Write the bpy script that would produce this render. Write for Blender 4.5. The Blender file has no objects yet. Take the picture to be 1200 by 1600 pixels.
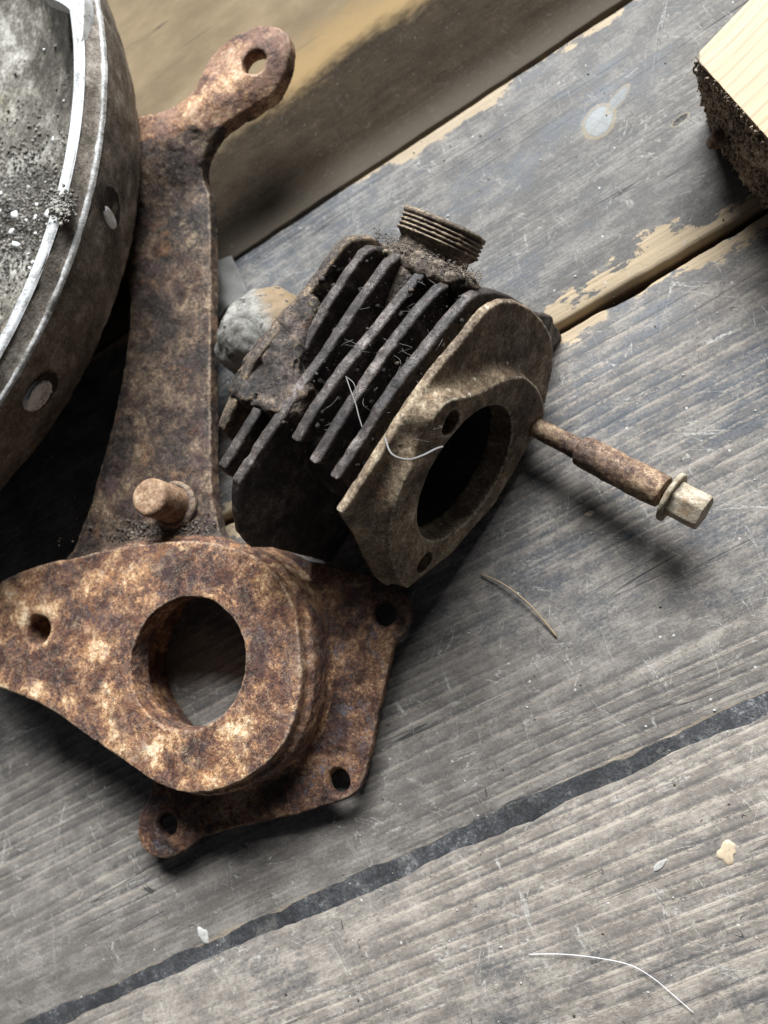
import bpy, math, random
import numpy as np
from mathutils import Matrix, Vector, Euler

random.seed(4)
RNG = np.random.default_rng(4)
S = 0.001                      # the whole script thinks in millimetres
SC = bpy.context.scene
COL = SC.collection

# ------------------------------------------------------------------ camera
FPX, CAM_H = 1200.0, 300.0     # focal length in pixels of a 1200 x 1600 frame, height over the boards
_n = np.array([408.0, 232.0, FPX])
UP = -_n / np.linalg.norm(_n)
_d = np.array([5151.0, -2845.0, -1200.0])
AX = _d - UP * _d.dot(UP); AX /= np.linalg.norm(AX)
AY = np.cross(UP, AX)
R = np.array([AX, AY, UP])     # camera (x right, y down, z forward) -> world; world x runs along the boards
CAM = np.array([0.0, 0.0, CAM_H])

def ray(u, v): return R @ np.array([u - 600.0, v - 800.0, FPX])
def at(u, v, z):
    r = ray(u, v); return CAM + r * ((z - CAM_H) / r[2])
def onplane(u, v, P0, nn):
    r = ray(u, v); return CAM + r * ((P0 - CAM).dot(nn) / r.dot(nn))

cam = bpy.data.cameras.new("camera")
cam_o = bpy.data.objects.new("camera", cam); COL.objects.link(cam_o)
m = Matrix.Identity(4)
for i, c in enumerate((R @ [1, 0, 0], R @ [0, -1, 0], R @ [0, 0, -1])):
    for j in range(3): m[j][i] = c[j]
for j in range(3): m[j][3] = CAM[j] * S
cam_o.matrix_world = m
cam.sensor_fit = 'VERTICAL'; cam.sensor_height = 36.0; cam.lens = 36.0 * FPX / 1600.0
cam.clip_start = 0.005; cam.clip_end = 50
cam.dof.use_dof = True; cam.dof.focus_distance = 0.262; cam.dof.aperture_fstop = 10.0
SC.camera = cam_o
SC.render.resolution_x, SC.render.resolution_y = 768, 1024

# ------------------------------------------------------------------ light
SC.view_settings.view_transform = 'Standard'; SC.view_settings.look = 'None'
SC.view_settings.exposure = 0.0; SC.view_settings.gamma = 1.0
W = bpy.data.worlds.new("World"); SC.world = W; W.use_nodes = True
W.node_tree.nodes["Background"].inputs[0].default_value = (0.80, 0.86, 1.0, 1)
W.node_tree.nodes["Background"].inputs[1].default_value = 0.058
lamp = bpy.data.lights.new("window_light", 'AREA')
lamp.shape = 'RECTANGLE'; lamp.size = 1.75; lamp.size_y = 1.05; lamp.energy = 250.0; lamp.color = (0.925, 0.963, 1.0)
lamp_o = bpy.data.objects.new("window_light", lamp); COL.objects.link(lamp_o)
lamp_o.location = (1.00, 1.80, 1.78)
lamp_o.rotation_euler = (Vector((0.0, 0.06, 0.0)) - Vector(lamp_o.location)).to_track_quat('-Z', 'Y').to_euler()

# ------------------------------------------------------------------ node helpers
class NT:
    def __init__(s, name):
        s.mat = bpy.data.materials.new(name); s.mat.use_nodes = True
        s.t = s.mat.node_tree; s.n = s.t.nodes; s.l = s.t.links
        s.bsdf = s.n["Principled BSDF"]
        tc = s.n.new('ShaderNodeTexCoord'); s.obj = s.vmul(tc.outputs['Object'], (1000, 1000, 1000))
        s.geo = s.n.new('ShaderNodeNewGeometry')
    def put(s, sock, v):
        if hasattr(v, 'is_output'): s.l.new(v, sock)
        elif isinstance(v, tuple) and len(v) == 3 and sock.type == 'RGBA': sock.default_value = (*v, 1)
        else: sock.default_value = v
    def vmul(s, v, k):
        n = s.n.new('ShaderNodeVectorMath'); n.operation = 'MULTIPLY'
        s.put(n.inputs[0], v); n.inputs[1].default_value = k; return n.outputs[0]
    def vadd(s, v, k):
        n = s.n.new('ShaderNodeVectorMath'); n.operation = 'ADD'
        s.put(n.inputs[0], v); s.put(n.inputs[1], k); return n.outputs[0]
    def rot(s, v, ang):
        n = s.n.new('ShaderNodeVectorRotate'); n.rotation_type = 'Z_AXIS'
        s.put(n.inputs['Vector'], v); n.inputs['Angle'].default_value = ang; return n.outputs[0]
    def xyz(s, v):
        n = s.n.new('ShaderNodeSeparateXYZ'); s.put(n.inputs[0], v); return n.outputs
    def noise(s, v, scale=1.0, detail=4, rough=0.55, dist=0.0, col=False):
        n = s.n.new('ShaderNodeTexNoise'); s.put(n.inputs['Vector'], v)
        n.inputs['Scale'].default_value = scale; n.inputs['Detail'].default_value = detail
        n.inputs['Roughness'].default_value = rough; n.inputs['Distortion'].default_value = dist
        return n.outputs['Color' if col else 'Fac']
    def voro(s, v, scale=1.0, feature='F1', out='Distance', rnd=1.0):
        n = s.n.new('ShaderNodeTexVoronoi'); n.feature = feature; s.put(n.inputs['Vector'], v)
        n.inputs['Scale'].default_value = scale; n.inputs['Randomness'].default_value = rnd
        return n.outputs[out]
    def math(s, op, a, b=0.0, c=None):
        n = s.n.new('ShaderNodeMath'); n.operation = op
        s.put(n.inputs[0], a); s.put(n.inputs[1], b)
        if c is not None: s.put(n.inputs[2], c)
        return n.outputs[0]
    def ss(s, v, lo, hi, a=0.0, b=1.0):
        n = s.n.new('ShaderNodeMapRange'); n.interpolation_type = 'SMOOTHSTEP'
        s.put(n.inputs[0], v)
        for k, q in zip((1, 2, 3, 4), (lo, hi, a, b)): s.put(n.inputs[k], q)
        return n.outputs[0]
    def mix(s, f, a, b, mode='MIX'):
        n = s.n.new('ShaderNodeMix'); n.data_type = 'RGBA'; n.blend_type = mode
        s.put(n.inputs[0], f); s.put(n.inputs[6], a); s.put(n.inputs[7], b); return n.outputs[2]
    def ramp(s, f, stops):
        n = s.n.new('ShaderNodeValToRGB'); s.put(n.inputs[0], f); cr = n.color_ramp
        while len(cr.elements) > 1: cr.elements.remove(cr.elements[0])
        cr.elements[0].position = stops[0][0]; cr.elements[0].color = (*stops[0][1], 1)
        for p, c in stops[1:]:
            e = cr.elements.new(p); e.color = (*c, 1)
        return n.outputs[0]
    def mul(s, *a):
        r = a[0]
        for b in a[1:]: r = s.math('MULTIPLY', r, b)
        return r
    def add(s, *a):
        r = a[0]
        for b in a[1:]: r = s.math('ADD', r, b)
        return r
    def inv(s, a): return s.math('SUBTRACT', 1.0, a)
    def bump(s, h, dist, strength=1.0, normal=None):
        n = s.n.new('ShaderNodeBump'); s.put(n.inputs['Height'], h)
        n.inputs['Distance'].default_value = dist * S; n.inputs['Strength'].default_value = strength
        if normal is not None: s.l.new(normal, n.inputs['Normal'])
        return n.outputs[0]
    def out(s, col, rough, normal=None, metal=0.0, spec=0.5):
        b = s.bsdf
        s.put(b.inputs['Base Color'], col); s.put(b.inputs['Roughness'], rough); s.put(b.inputs['Metallic'], metal)
        s.put(b.inputs['Specular IOR Level'], spec)
        if normal is not None: s.l.new(normal, b.inputs['Normal'])
        return s.mat

# ------------------------------------------------------------------ mesh helpers
def frac_noise(P, seed=0):
    """smooth lattice noise, -1..1, for an (n, 3) array"""
    P = np.asarray(P, float); I = np.floor(P).astype(np.int64); F = P - I; F = F * F * (3 - 2 * F)
    def h(i, j, k):
        q = (i * 374761393 + j * 668265263 + k * 2147483647 + seed * 974711) & 0xffffffff
        q = ((q ^ (q >> 13)) * 1274126177) & 0xffffffff
        q = ((q ^ (q >> 16)) * 2246822519) & 0xffffffff
        return ((q ^ (q >> 15)) & 0xffff) / 32767.5 - 1.0
    r = 0
    for a in (0, 1):
        for b in (0, 1):
            for c in (0, 1):
                w = (F[:, 0] if a else 1 - F[:, 0]) * (F[:, 1] if b else 1 - F[:, 1]) * (F[:, 2] if c else 1 - F[:, 2])
                r = r + w * h(I[:, 0] + a, I[:, 1] + b, I[:, 2] + c)
    return r
def fbm(P, freq, octaves=4, gain=0.55, seed=0):
    r, a = 0, 1.0
    for o in range(octaves):
        r = r + a * frac_noise(P * freq + 17.3 * o, seed + o); freq *= 2.03; a *= gain
    return r

def link(name, me, mat=None, parent=None, smooth=True):
    o = bpy.data.objects.new(name, me); COL.objects.link(o)
    if mat is not None: me.materials.append(mat)
    if smooth and len(me.polygons): me.polygons.foreach_set('use_smooth', [True] * len(me.polygons))
    if parent is not None: o.parent = parent
    return o
def mesh(name, V, Fc):
    me = bpy.data.meshes.new(name); me.from_pydata((np.asarray(V) * S).tolist(), [], [tuple(int(i) for i in f) for f in Fc]); me.update(); return me
def quad_mesh(name, V, Q):
    me = bpy.data.meshes.new(name); Q = np.asarray(Q, np.int32); V = np.asarray(V) * S
    me.vertices.add(len(V)); me.vertices.foreach_set('co', V.astype(np.float32).ravel())
    me.loops.add(Q.size); me.loops.foreach_set('vertex_index', Q.ravel())
    me.polygons.add(len(Q)); me.polygons.foreach_set('loop_start', np.arange(len(Q), dtype=np.int32) * 4)
    me.update(calc_edges=True); me.validate(); return me
def thing(name, label, cat, loc=(0, 0, 0), group=None, matrix=None):
    o = bpy.data.objects.new(name, None); COL.objects.link(o); o.empty_display_size = 0.01
    if matrix is not None: o.matrix_world = matrix
    else: o.location = Vector(loc) * S
    o['label'] = label; o['category'] = cat
    if group: o['group'] = group
    return o
def tag(o, label=None, cat=None, kind=None, group=None):
    for k, v in (('label', label), ('category', cat), ('kind', kind), ('group', group)):
        if v: o[k] = v
    return o

def quad_normals(V, Q):
    n = np.cross(V[Q[:, 2]] - V[Q[:, 0]], V[Q[:, 3]] - V[Q[:, 1]])
    N = np.zeros_like(V)
    for k in range(4): np.add.at(N, Q[:, k], n)
    return N / np.maximum(np.linalg.norm(N, axis=1, keepdims=True), 1e-12)

def surface_nets(F, org, h):
    """closed quad surface of F < 0 on a regular grid"""
    F = np.where(F == 0, 1e-6, F).astype(np.float32); neg = F < 0
    nx, ny, nz = F.shape
    cnt = np.zeros((nx - 1, ny - 1, nz - 1), np.int8)
    for a in (0, 1):
        for b in (0, 1):
            for c in (0, 1): cnt += neg[a:nx - 1 + a, b:ny - 1 + b, c:nz - 1 + c]
    act = (cnt > 0) & (cnt < 8); I, J, K = np.nonzero(act)
    idx = np.full(act.shape, -1, np.int64); idx[act] = np.arange(len(I))
    acc = np.zeros((len(I), 3)); num = np.zeros(len(I))
    cor = [(a, b, c) for a in (0, 1) for b in (0, 1) for c in (0, 1)]
    for p in cor:
        for ax in range(3):
            if p[ax]: continue
            q = list(p); q[ax] = 1
            f0 = F[I + p[0], J + p[1], K + p[2]]; f1 = F[I + q[0], J + q[1], K + q[2]]
            cr = (f0 < 0) != (f1 < 0); t = np.where(cr, f0 / np.where(cr, f0 - f1, 1), 0)
            for d in range(3): acc[:, d] += np.where(cr, p[d] + (t if d == ax else 0), 0)
            num += cr
    V = (acc / num[:, None] + np.c_[I, J, K]) * h + np.asarray(org)
    Qs = []
    for ax in range(3):
        s0 = [slice(None)] * 3; s1 = [slice(None)] * 3; s0[ax] = slice(0, -1); s1[ax] = slice(1, None)
        d = neg[tuple(s0)].astype(np.int8) - neg[tuple(s1)]
        u, w = (ax + 1) % 3, (ax + 2) % 3
        e = np.array(np.nonzero(d)); 
        ok = (e[u] > 0) & (e[w] > 0) & (e[u] < F.shape[u] - 1) & (e[w] < F.shape[w] - 1); e = e[:, ok]
        sg = d[e[0], e[1], e[2]]
        def cell(du, dw):
            g = e.copy(); g[u] -= du; g[w] -= dw; return idx[g[0], g[1], g[2]]
        q = np.stack([cell(1, 1), cell(0, 1), cell(0, 0), cell(1, 0)], 1)
        q[sg < 0] = q[sg < 0][:, ::-1]; Qs.append(q)
    return V, np.concatenate(Qs)

def smooth_poly(P, n=6, closed=True):
    """Catmull-Rom through the points"""
    P = np.asarray(P, float); N = len(P); out = []
    for i in range(N):
        a, b, c, d = P[(i - 1) % N], P[i], P[(i + 1) % N], P[(i + 2) % N]
        for t in np.linspace(0, 1, n, endpoint=False):
            out.append(0.5 * ((2 * b) + (-a + c) * t + (2 * a - 5 * b + 4 * c - d) * t * t + (-a + 3 * b - 3 * c + d) * t ** 3))
    return np.array(out)
def poly_sdf(P, X, Y):
    """signed distance of the points X, Y to polygon P"""
    P = np.asarray(P, float)[:, :2]; d = np.full(X.shape, 1e18); ins = np.zeros(X.shape, bool)
    for i in range(len(P)):
        a, b = P[i], P[(i + 1) % len(P)]; ex, ey = b - a
        t = np.clip(((X - a[0]) * ex + (Y - a[1]) * ey) / max(ex * ex + ey * ey, 1e-12), 0, 1)
        d = np.minimum(d, (X - a[0] - t * ex) ** 2 + (Y - a[1] - t * ey) ** 2)
        if abs(ey) > 1e-12:
            ins ^= ((a[1] > Y) != (b[1] > Y)) & (X < ex * (Y - a[1]) / ey + a[0])
    return np.where(ins, -1, 1) * np.sqrt(d)
def extr(d2, z, lo, hi, r=1.0):
    """rounded extrusion of the 2-D distance d2 between heights lo and hi"""
    a = d2 + r; b = np.abs(z - (lo + hi) / 2) - (hi - lo) / 2 + r
    return np.minimum(np.maximum(a, b), 0) + np.hypot(np.maximum(a, 0), np.maximum(b, 0)) - r
def smin(a, b, k):
    h = np.maximum(k - np.abs(a - b), 0) / k; return np.minimum(a, b) - h * h * k * 0.25
def smax(a, b, k): return -smin(-a, -b, k)
def grid(lo, hi, h):
    ax = [np.arange(l, u + h, h) for l, u in zip(lo, hi)]
    return ax, np.meshgrid(*ax, indexing='ij')
def rough_up(V, Q, amp, freq, octaves=4, seed=0, pits=0.0, pf=0.5):
    N = quad_normals(V, Q); d = amp * fbm(V, freq, octaves, 0.6, seed)
    if pits:
        c = fbm(V, pf, 2, 0.5, seed + 50); d = d - pits * np.clip(c - 0.35, 0, 1) / 0.65
    return V + N * d[:, None]

def lathe(prof, seg=48, ang0=0.0, ang1=2 * math.pi, closed=True):
    prof = np.asarray(prof, float); n = len(prof); V, Q = [], []
    m_ = seg if closed else seg + 1
    for i in range(m_):
        t = ang0 + (ang1 - ang0) * i / seg
        V += [(r * math.cos(t), r * math.sin(t), z) for r, z in prof]
    for i in range(seg):
        j = (i + 1) % m_
        for k in range(n - 1): Q.append((i * n + k, j * n + k, j * n + k + 1, i * n + k + 1))
    return np.array(V), np.array(Q)
def dense(prof, step):
    out = []
    for a, b in zip(prof[:-1], prof[1:]):
        a, b = np.array(a, float), np.array(b, float); k = max(1, int(np.linalg.norm(b - a) / step))
        out += [a + (b - a) * i / k for i in range(k)]
    out.append(np.array(prof[-1], float)); return np.array(out)
def tube(P, r, seg=8, caps=True):
    P = np.asarray(P, float); n = len(P); V, Fc = [], []
    r = np.broadcast_to(np.asarray(r, float), (n,))
    T = np.gradient(P, axis=0); T /= np.linalg.norm(T, axis=1, keepdims=True)
    ref = np.array([0.3, 0.2, 0.93])
    for i in range(n):
        a = np.cross(T[i], ref); a /= np.linalg.norm(a); b = np.cross(T[i], a)
        V += [P[i] + r[i] * (a * math.cos(t) + b * math.sin(t)) for t in np.linspace(0, 2 * math.pi, seg, endpoint=False)]
    for i in range(n - 1):
        for k in range(seg): Fc.append((i * seg + k, i * seg + (k + 1) % seg, (i + 1) * seg + (k + 1) % seg, (i + 1) * seg + k))
    if caps: Fc += [tuple(range(seg))[::-1], tuple((n - 1) * seg + k for k in range(seg))]
    return V, Fc
class Bag:
    """collects pieces into one mesh"""
    def __init__(s): s.V, s.F = [], []
    def add(s, V, Fc):
        o = len(s.V); s.V += [tuple(v) for v in V]; s.F += [tuple(i + o for i in f) for f in Fc]
    def build(s, name, mat, parent=None, smooth=True): return link(name, mesh(name, s.V, s.F), mat, parent, smooth)
def spline(P, n=8):
    P = np.asarray(P, float); P = np.vstack([2 * P[0] - P[1], P, 2 * P[-1] - P[-2]]); out = []
    for i in range(1, len(P) - 2):
        a, b, c, d = P[i - 1:i + 3]
        for t in np.linspace(0, 1, n, endpoint=False):
            out.append(0.5 * ((2 * b) + (-a + c) * t + (2 * a - 5 * b + 4 * c - d) * t * t + (-a + 3 * b - 3 * c + d) * t ** 3))
    out.append(P[-2]); return np.array(out)

# ------------------------------------------------------------------ materials
SEAM1, SEAM2, STRIP = 247.0, 131.0, -30.0

def wood(name, paint, weathered, bare, paint_lo, paint_hi, grain, edges=(), knots=(), contrast=1.0, seed=0.0, specks=1.0, gloss=(0.50, 0.78, 0.35), rings=0.5, scratch=0.5, ochre=None, bias=None):
    """old floor board: worn grey paint over weathered grain, bare wood along worn edges"""
    t = NT(name); p = t.vadd(t.obj, (seed * 37.0, seed * 11.0, seed * 5.0))
    warp = t.noise(t.vmul(p, (0.0045, 0.010, 0)), 1.0, 2, col=True)
    pw = t.vadd(p, t.vmul(t.vadd(warp, (-0.5, -0.5, -0.5)), (0, 9, 0)))
    g1 = t.noise(t.vmul(pw, (0.0016, grain, 0)), 1.0, 4, 0.62)                 # growth rings
    g2 = t.noise(t.vmul(pw, (0.009, grain * 3.1, 5.0)), 1.0, 5, 0.68)          # fibre
    g3 = t.noise(t.vmul(pw, (0.045, grain * 9.0, 2.0)), 1.0, 4, 0.7)
    patch = t.noise(t.vmul(p, (0.012, 0.022, 0)), 1.0, 7, 0.68)
    blot = t.noise(t.vmul(p, (0.06, 0.11, 0)), 1.0, 7, 0.72)
    grit = t.noise(p, 0.85, 6, 0.82)
    fine = t.noise(t.vmul(p, (0.35, 1.6, 1)), 1.0, 4, 0.75)
    # growth rings: pale ridges every few millimetres, dirt and old paint left between them
    yy = t.add(t.xyz(pw)[1], t.mul(t.math('SUBTRACT', t.noise(t.vmul(p, (0.0012, 0.018, 8.0)), 1.0, 3, 0.6), 0.5), 24.0), t.mul(t.math('SUBTRACT', t.noise(t.vmul(p, (0.016, 0.10, 4.0)), 1.0, 3, 0.6), 0.5), 1.5))
    ph = t.math('FRACT', t.mul(yy, grain * 1.5))
    brk = t.add(t.mul(blot, 0.4), t.mul(fine, 0.25), t.mul(grit, 0.35))
    rz = t.ss(t.noise(t.vmul(p, (0.005, 0.015, 6.0)), 1.0, 3, 0.5), 0.38, 0.60)
    rz = t.mul(t.add(t.mul(rz, 0.85), 0.15), rings)
    ridge = t.mul(t.ss(ph, 0.64, 0.82), t.ss(ph, 1.0, 0.94), t.ss(brk, 0.42, 0.54), rz)
    valley = t.mul(t.ss(ph, 0.0, 0.10), t.ss(ph, 0.42, 0.14), t.ss(brk, 0.60, 0.47), rz)
    gr = t.add(t.mul(g1, 0.20), t.mul(g2, 0.16), t.mul(g3, 0.15), t.mul(fine, 0.24), t.mul(grit, 0.44), t.mul(blot, 0.16), -0.175)
    woodc = t.ramp(gr, [(0.50 - 0.13 / contrast, tuple(c * 0.42 for c in weathered)), (0.50 - 0.05 / contrast, tuple(c * 0.70 for c in weathered)),
                        (0.5 + 0.03 / contrast, weathered), (0.5 + 0.13 / contrast, tuple(min(c * 1.4, 1) for c in weathered))])
    woodc = t.mix(t.ss(blot, 0.42, 0.60, 0.55, 0.0), woodc, tuple(c * f for c, f in zip(weathered, (0.44, 0.42, 0.42))))
    paintc = t.mix(t.ss(t.add(t.mul(blot, 0.40), t.mul(g2, 0.20), t.mul(grit, 0.40)), 0.38, 0.62), tuple(c * 0.58 for c in paint), tuple(c * 1.40 for c in paint))
    paintc = t.mix(t.ss(fine, 0.40, 0.7, 0.0, 0.30), paintc, tuple(min(1, c * 1.8) for c in paint))
    # paint worn off the raised grain
    wear = t.add(t.mul(patch, 0.62), t.mul(gr, 0.60), t.mul(t.math('SUBTRACT', blot, 0.5), 0.25), t.mul(grit, 0.12))
    y = t.xyz(t.obj)[1]; x = t.xyz(t.obj)[0]
    if bias: wear = t.add(wear, t.ss(t.add(y, t.mul(x, bias[3])), bias[0], bias[1], 0.0, bias[2]))
    wm = t.ss(wear, paint_lo, paint_hi)
    col = t.mix(wm, paintc, woodc)
    col = t.mix(t.mul(valley, 0.60), col, tuple(c * 0.50 for c in paint))
    col = t.mix(t.mul(ridge, 0.66), col, tuple(min(1, c * f) for c, f in zip(weathered, (1.55, 1.50, 1.42))))
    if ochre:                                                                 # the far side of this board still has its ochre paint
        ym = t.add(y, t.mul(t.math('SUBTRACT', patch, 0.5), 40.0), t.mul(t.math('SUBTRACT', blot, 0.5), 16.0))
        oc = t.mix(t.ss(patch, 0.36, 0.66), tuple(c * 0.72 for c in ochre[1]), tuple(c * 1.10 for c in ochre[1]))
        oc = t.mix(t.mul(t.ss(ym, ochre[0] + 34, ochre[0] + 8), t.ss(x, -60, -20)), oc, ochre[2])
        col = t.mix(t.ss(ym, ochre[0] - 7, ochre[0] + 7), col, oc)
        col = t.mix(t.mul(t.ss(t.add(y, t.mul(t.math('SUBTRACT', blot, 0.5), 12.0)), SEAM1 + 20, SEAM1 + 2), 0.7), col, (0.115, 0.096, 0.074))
    for y0, side, width, amt, *ec in edges:                                        # bare wood along a board's edge
        dist = t.math('MULTIPLY', t.math('SUBTRACT', y, y0), side)
        rag = t.add(dist, t.mul(t.math('SUBTRACT', patch, 0.5), -width * 17.0), t.mul(t.math('SUBTRACT', blot, 0.5), -width * 9.0), t.mul(t.math('SUBTRACT', g2, 0.5), -width * 2.2))
        em = t.mul(t.ss(rag, width, width * 0.7), amt)
        if ec:
            col = t.mix(em, col, ec[0]); continue
        bc = t.mix(t.ss(g2, 0.3, 0.7), tuple(c * 0.72 for c in bare), tuple(min(1, c * 1.12) for c in bare))
        col = t.mix(em, col, bc)
    col = t.mix(t.ss(t.add(t.xyz(t.obj)[2], t.mul(blot, 2.0)), -0.6, -4.5), col, (0.085, 0.055, 0.032))  # board sides darken with depth: seam dirt, plus shade put into the colour
    for kx, ky, ra, rb, ang, kc in knots:
        q = t.rot(t.vadd(t.obj, (-kx, -ky, 0)), -ang); q = t.xyz(q)
        d = t.math('SQRT', t.add(t.math('POWER', t.math('DIVIDE', q[0], ra), 2.0), t.math('POWER', t.math('DIVIDE', q[1], rb), 2.0)))
        d = t.add(d, t.mul(t.math('SUBTRACT', blot, 0.5), 0.9), t.mul(t.math('SUBTRACT', grit, 0.5), 0.25))
        col = t.mix(t.mul(t.ss(d, 1.35, 1.15), t.ss(d, 0.95, 1.12), 0.6), col, (0.30, 0.24, 0.15))
        kk = t.mix(t.ss(grit, 0.3, 0.7), tuple(c * 0.7 for c in kc), kc)
        crack = t.math('MINIMUM', t.math('ABSOLUTE', t.add(q[0], t.mul(blot, 3.0), -1.5)), t.math('ABSOLUTE', t.add(q[1], t.mul(blot, -3.0), 1.7)))
        kk = t.mix(t.ss(crack, 0.20, 0.03, 0, 0.7), kk, (0.16, 0.14, 0.12))
        col = t.mix(t.ss(d, 1.12, 0.85, 0, 0.8), col, kk)
    # dry cracks along the grain, scratches across it, crumbs of plaster trodden in
    crk = t.math('ABSOLUTE', t.math('SUBTRACT', t.noise(t.vmul(pw, (0.0022, grain * 0.8, 3.0)), 1.0, 1, 0.4), 0.5))
    crm = t.mul(t.ss(crk, 0.0045, 0.0015), t.ss(t.noise(t.vmul(p, (0.010, 0.05, 0)), 1.0, 2), 0.50, 0.58))
    col = t.mix(t.mul(crm, 0.75), col, (0.025, 0.024, 0.024))
    scm = None
    for ang, sd in ((0.6, 1.0), (-0.9, 2.0), (1.35, 3.0), (1.75, 4.0), (0.1, 5.0)):
        q = t.vmul(t.rot(t.vadd(p, (sd * 91.0, sd * 57.0, 0)), ang), (0.02, 0.16, 0))
        a = t.math('ABSOLUTE', t.math('SUBTRACT', t.noise(q, 1.0, 2, 0.4), 0.5))
        mk = t.mul(t.ss(a, 0.0075, 0.002), t.ss(t.noise(t.vmul(q, (2.2, 0.5, 1)), 1.0, 2), 0.555, 0.64))
        scm = mk if scm is None else t.math('MAXIMUM', scm, mk)
    col = t.mix(t.mul(scm, t.ss(grit, 0.42, 0.56), scratch), col, (0.42, 0.40, 0.36))
    tick = None
    for ang, sd in ((1.45, 7.0), (1.9, 8.0), (0.9, 9.0)):                     # dark nicks across the grain
        q = t.vmul(t.rot(t.vadd(p, (sd * 71.0, sd * 37.0, 0)), ang), (0.05, 0.13, 0))
        a = t.math('ABSOLUTE', t.math('SUBTRACT', t.noise(q, 1.0, 1, 0.4), 0.5))
        mk = t.mul(t.ss(a, 0.007, 0.002), t.ss(t.noise(t.vadd(t.vmul(q, (2.0, 0.7, 1)), (5, 5, 5)), 1.0, 2), 0.645, 0.70))
        tick = mk if tick is None else t.math('MAXIMUM', tick, mk)
    col = t.mix(t.mul(tick, scratch), col, (0.045, 0.042, 0.04))
    dust = t.mul(t.ss(t.noise(p, 0.45, 5, 0.75), 0.60, 0.74), 0.30)
    col = t.mix(dust, col, (0.33, 0.31, 0.28))
    vc = t.voro(p, 0.22, 'F1', 'Color'); vd = t.voro(p, 0.22)
    spk = t.mul(t.ss(vd, 0.14, 0.07), t.math('GREATER_THAN', t.xyz(vc)[0], 1.0 - 0.11 * specks))
    col = t.mix(t.mul(spk, 0.8), col, (0.52, 0.50, 0.46))
    hgt = t.add(t.mul(gr, 1.0), t.mul(ridge, 0.35), t.mul(grit, 0.14), t.mul(tick, -0.3), t.mul(crm, -0.5), t.mul(spk, 0.3), t.mul(wm, -0.06))
    rough = t.ss(wm, 0, 1, gloss[0], gloss[1])
    return t.out(col, rough, t.bump(hgt, 0.8 * contrast, 0.5), spec=gloss[2])

def rusty(name, stops, freq=0.28, fine=2.2, blotches=(), rough=(0.5, 0.9), bump=0.65, edge=None, pit=0.5, flake=0.0):
    """corroded iron: several scales of rust from black-purple to ochre, pitted"""
    t = NT(name); p = t.obj
    wv = t.noise(p, 0.06, 3, col=True); pw = t.vadd(p, t.vmul(wv, (9, 9, 9)))
    a = t.noise(pw, freq * 0.22, 5, 0.6); b = t.noise(pw, freq, 6, 0.68, 0.4); c = t.noise(p, fine, 5, 0.7); c2 = t.noise(p, fine * 0.38, 4, 0.65)
    d = t.noise(p, fine * 2.6, 3, 0.7)
    f = t.add(t.mul(a, 0.74), t.mul(b, 0.44), t.mul(c, 0.46), t.mul(c2, 0.40), t.mul(d, 0.30), -0.67)
    col = t.ramp(f, stops)
    k = 0
    for c_, lo, hi, fq, amt in blotches:
        k += 1
        q = t.add(t.mul(t.noise(t.vadd(pw, (k * 31.0, k * 17.0, k * 7.0)), fq, 6, 0.7), 0.75), t.mul(c, 0.25))
        col = t.mix(t.mul(t.ss(q, lo, hi), amt), col, c_)
    fk = t.add(t.mul(t.noise(t.vadd(pw, (61.0, 13.0, 29.0)), 0.10, 6, 0.66), 0.8), t.mul(c2, 0.2))
    lay = t.ss(fk, 0.515, 0.53); lay2 = t.ss(fk, 0.565, 0.575)
    if flake:
        col = t.mix(t.mul(lay, flake), col, t.mix(1.0, col, (0.50, 0.40, 0.42), 'MULTIPLY'))
        col = t.mix(t.mul(t.ss(fk, 0.500, 0.512), t.ss(fk, 0.524, 0.514), flake * 0.35), col, tuple(min(1, q * 0.9) for q in stops[-1][1]))
        col = t.mix(t.mul(lay2, flake * 0.6), col, stops[1][1])
    pt = t.ss(t.noise(p, fine * 0.55, 3, 0.7), 0.40, 0.30)
    col = t.mix(t.mul(pt, pit), col, tuple(q * 0.45 for q in stops[0][1]))
    if edge:
        e = t.ss(t.geo.outputs['Pointiness'], 0.515, 0.56)
        col = t.mix(t.mul(e, t.ss(c2, 0.3, 0.6), edge[1]), col, edge[0])
    h = t.add(t.mul(b, 0.6), t.mul(c, 0.5), t.mul(c2, 0.5), t.mul(d, 0.2), t.mul(pt, -0.35), t.mul(lay, flake * 0.7), t.mul(lay2, flake * 0.5))
    return t.out(col, t.ss(t.add(t.mul(c, 0.5), t.mul(b, 0.5)), 0.35, 0.65, rough[1], rough[0]), t.bump(h, bump, 0.8), spec=0.45)

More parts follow.
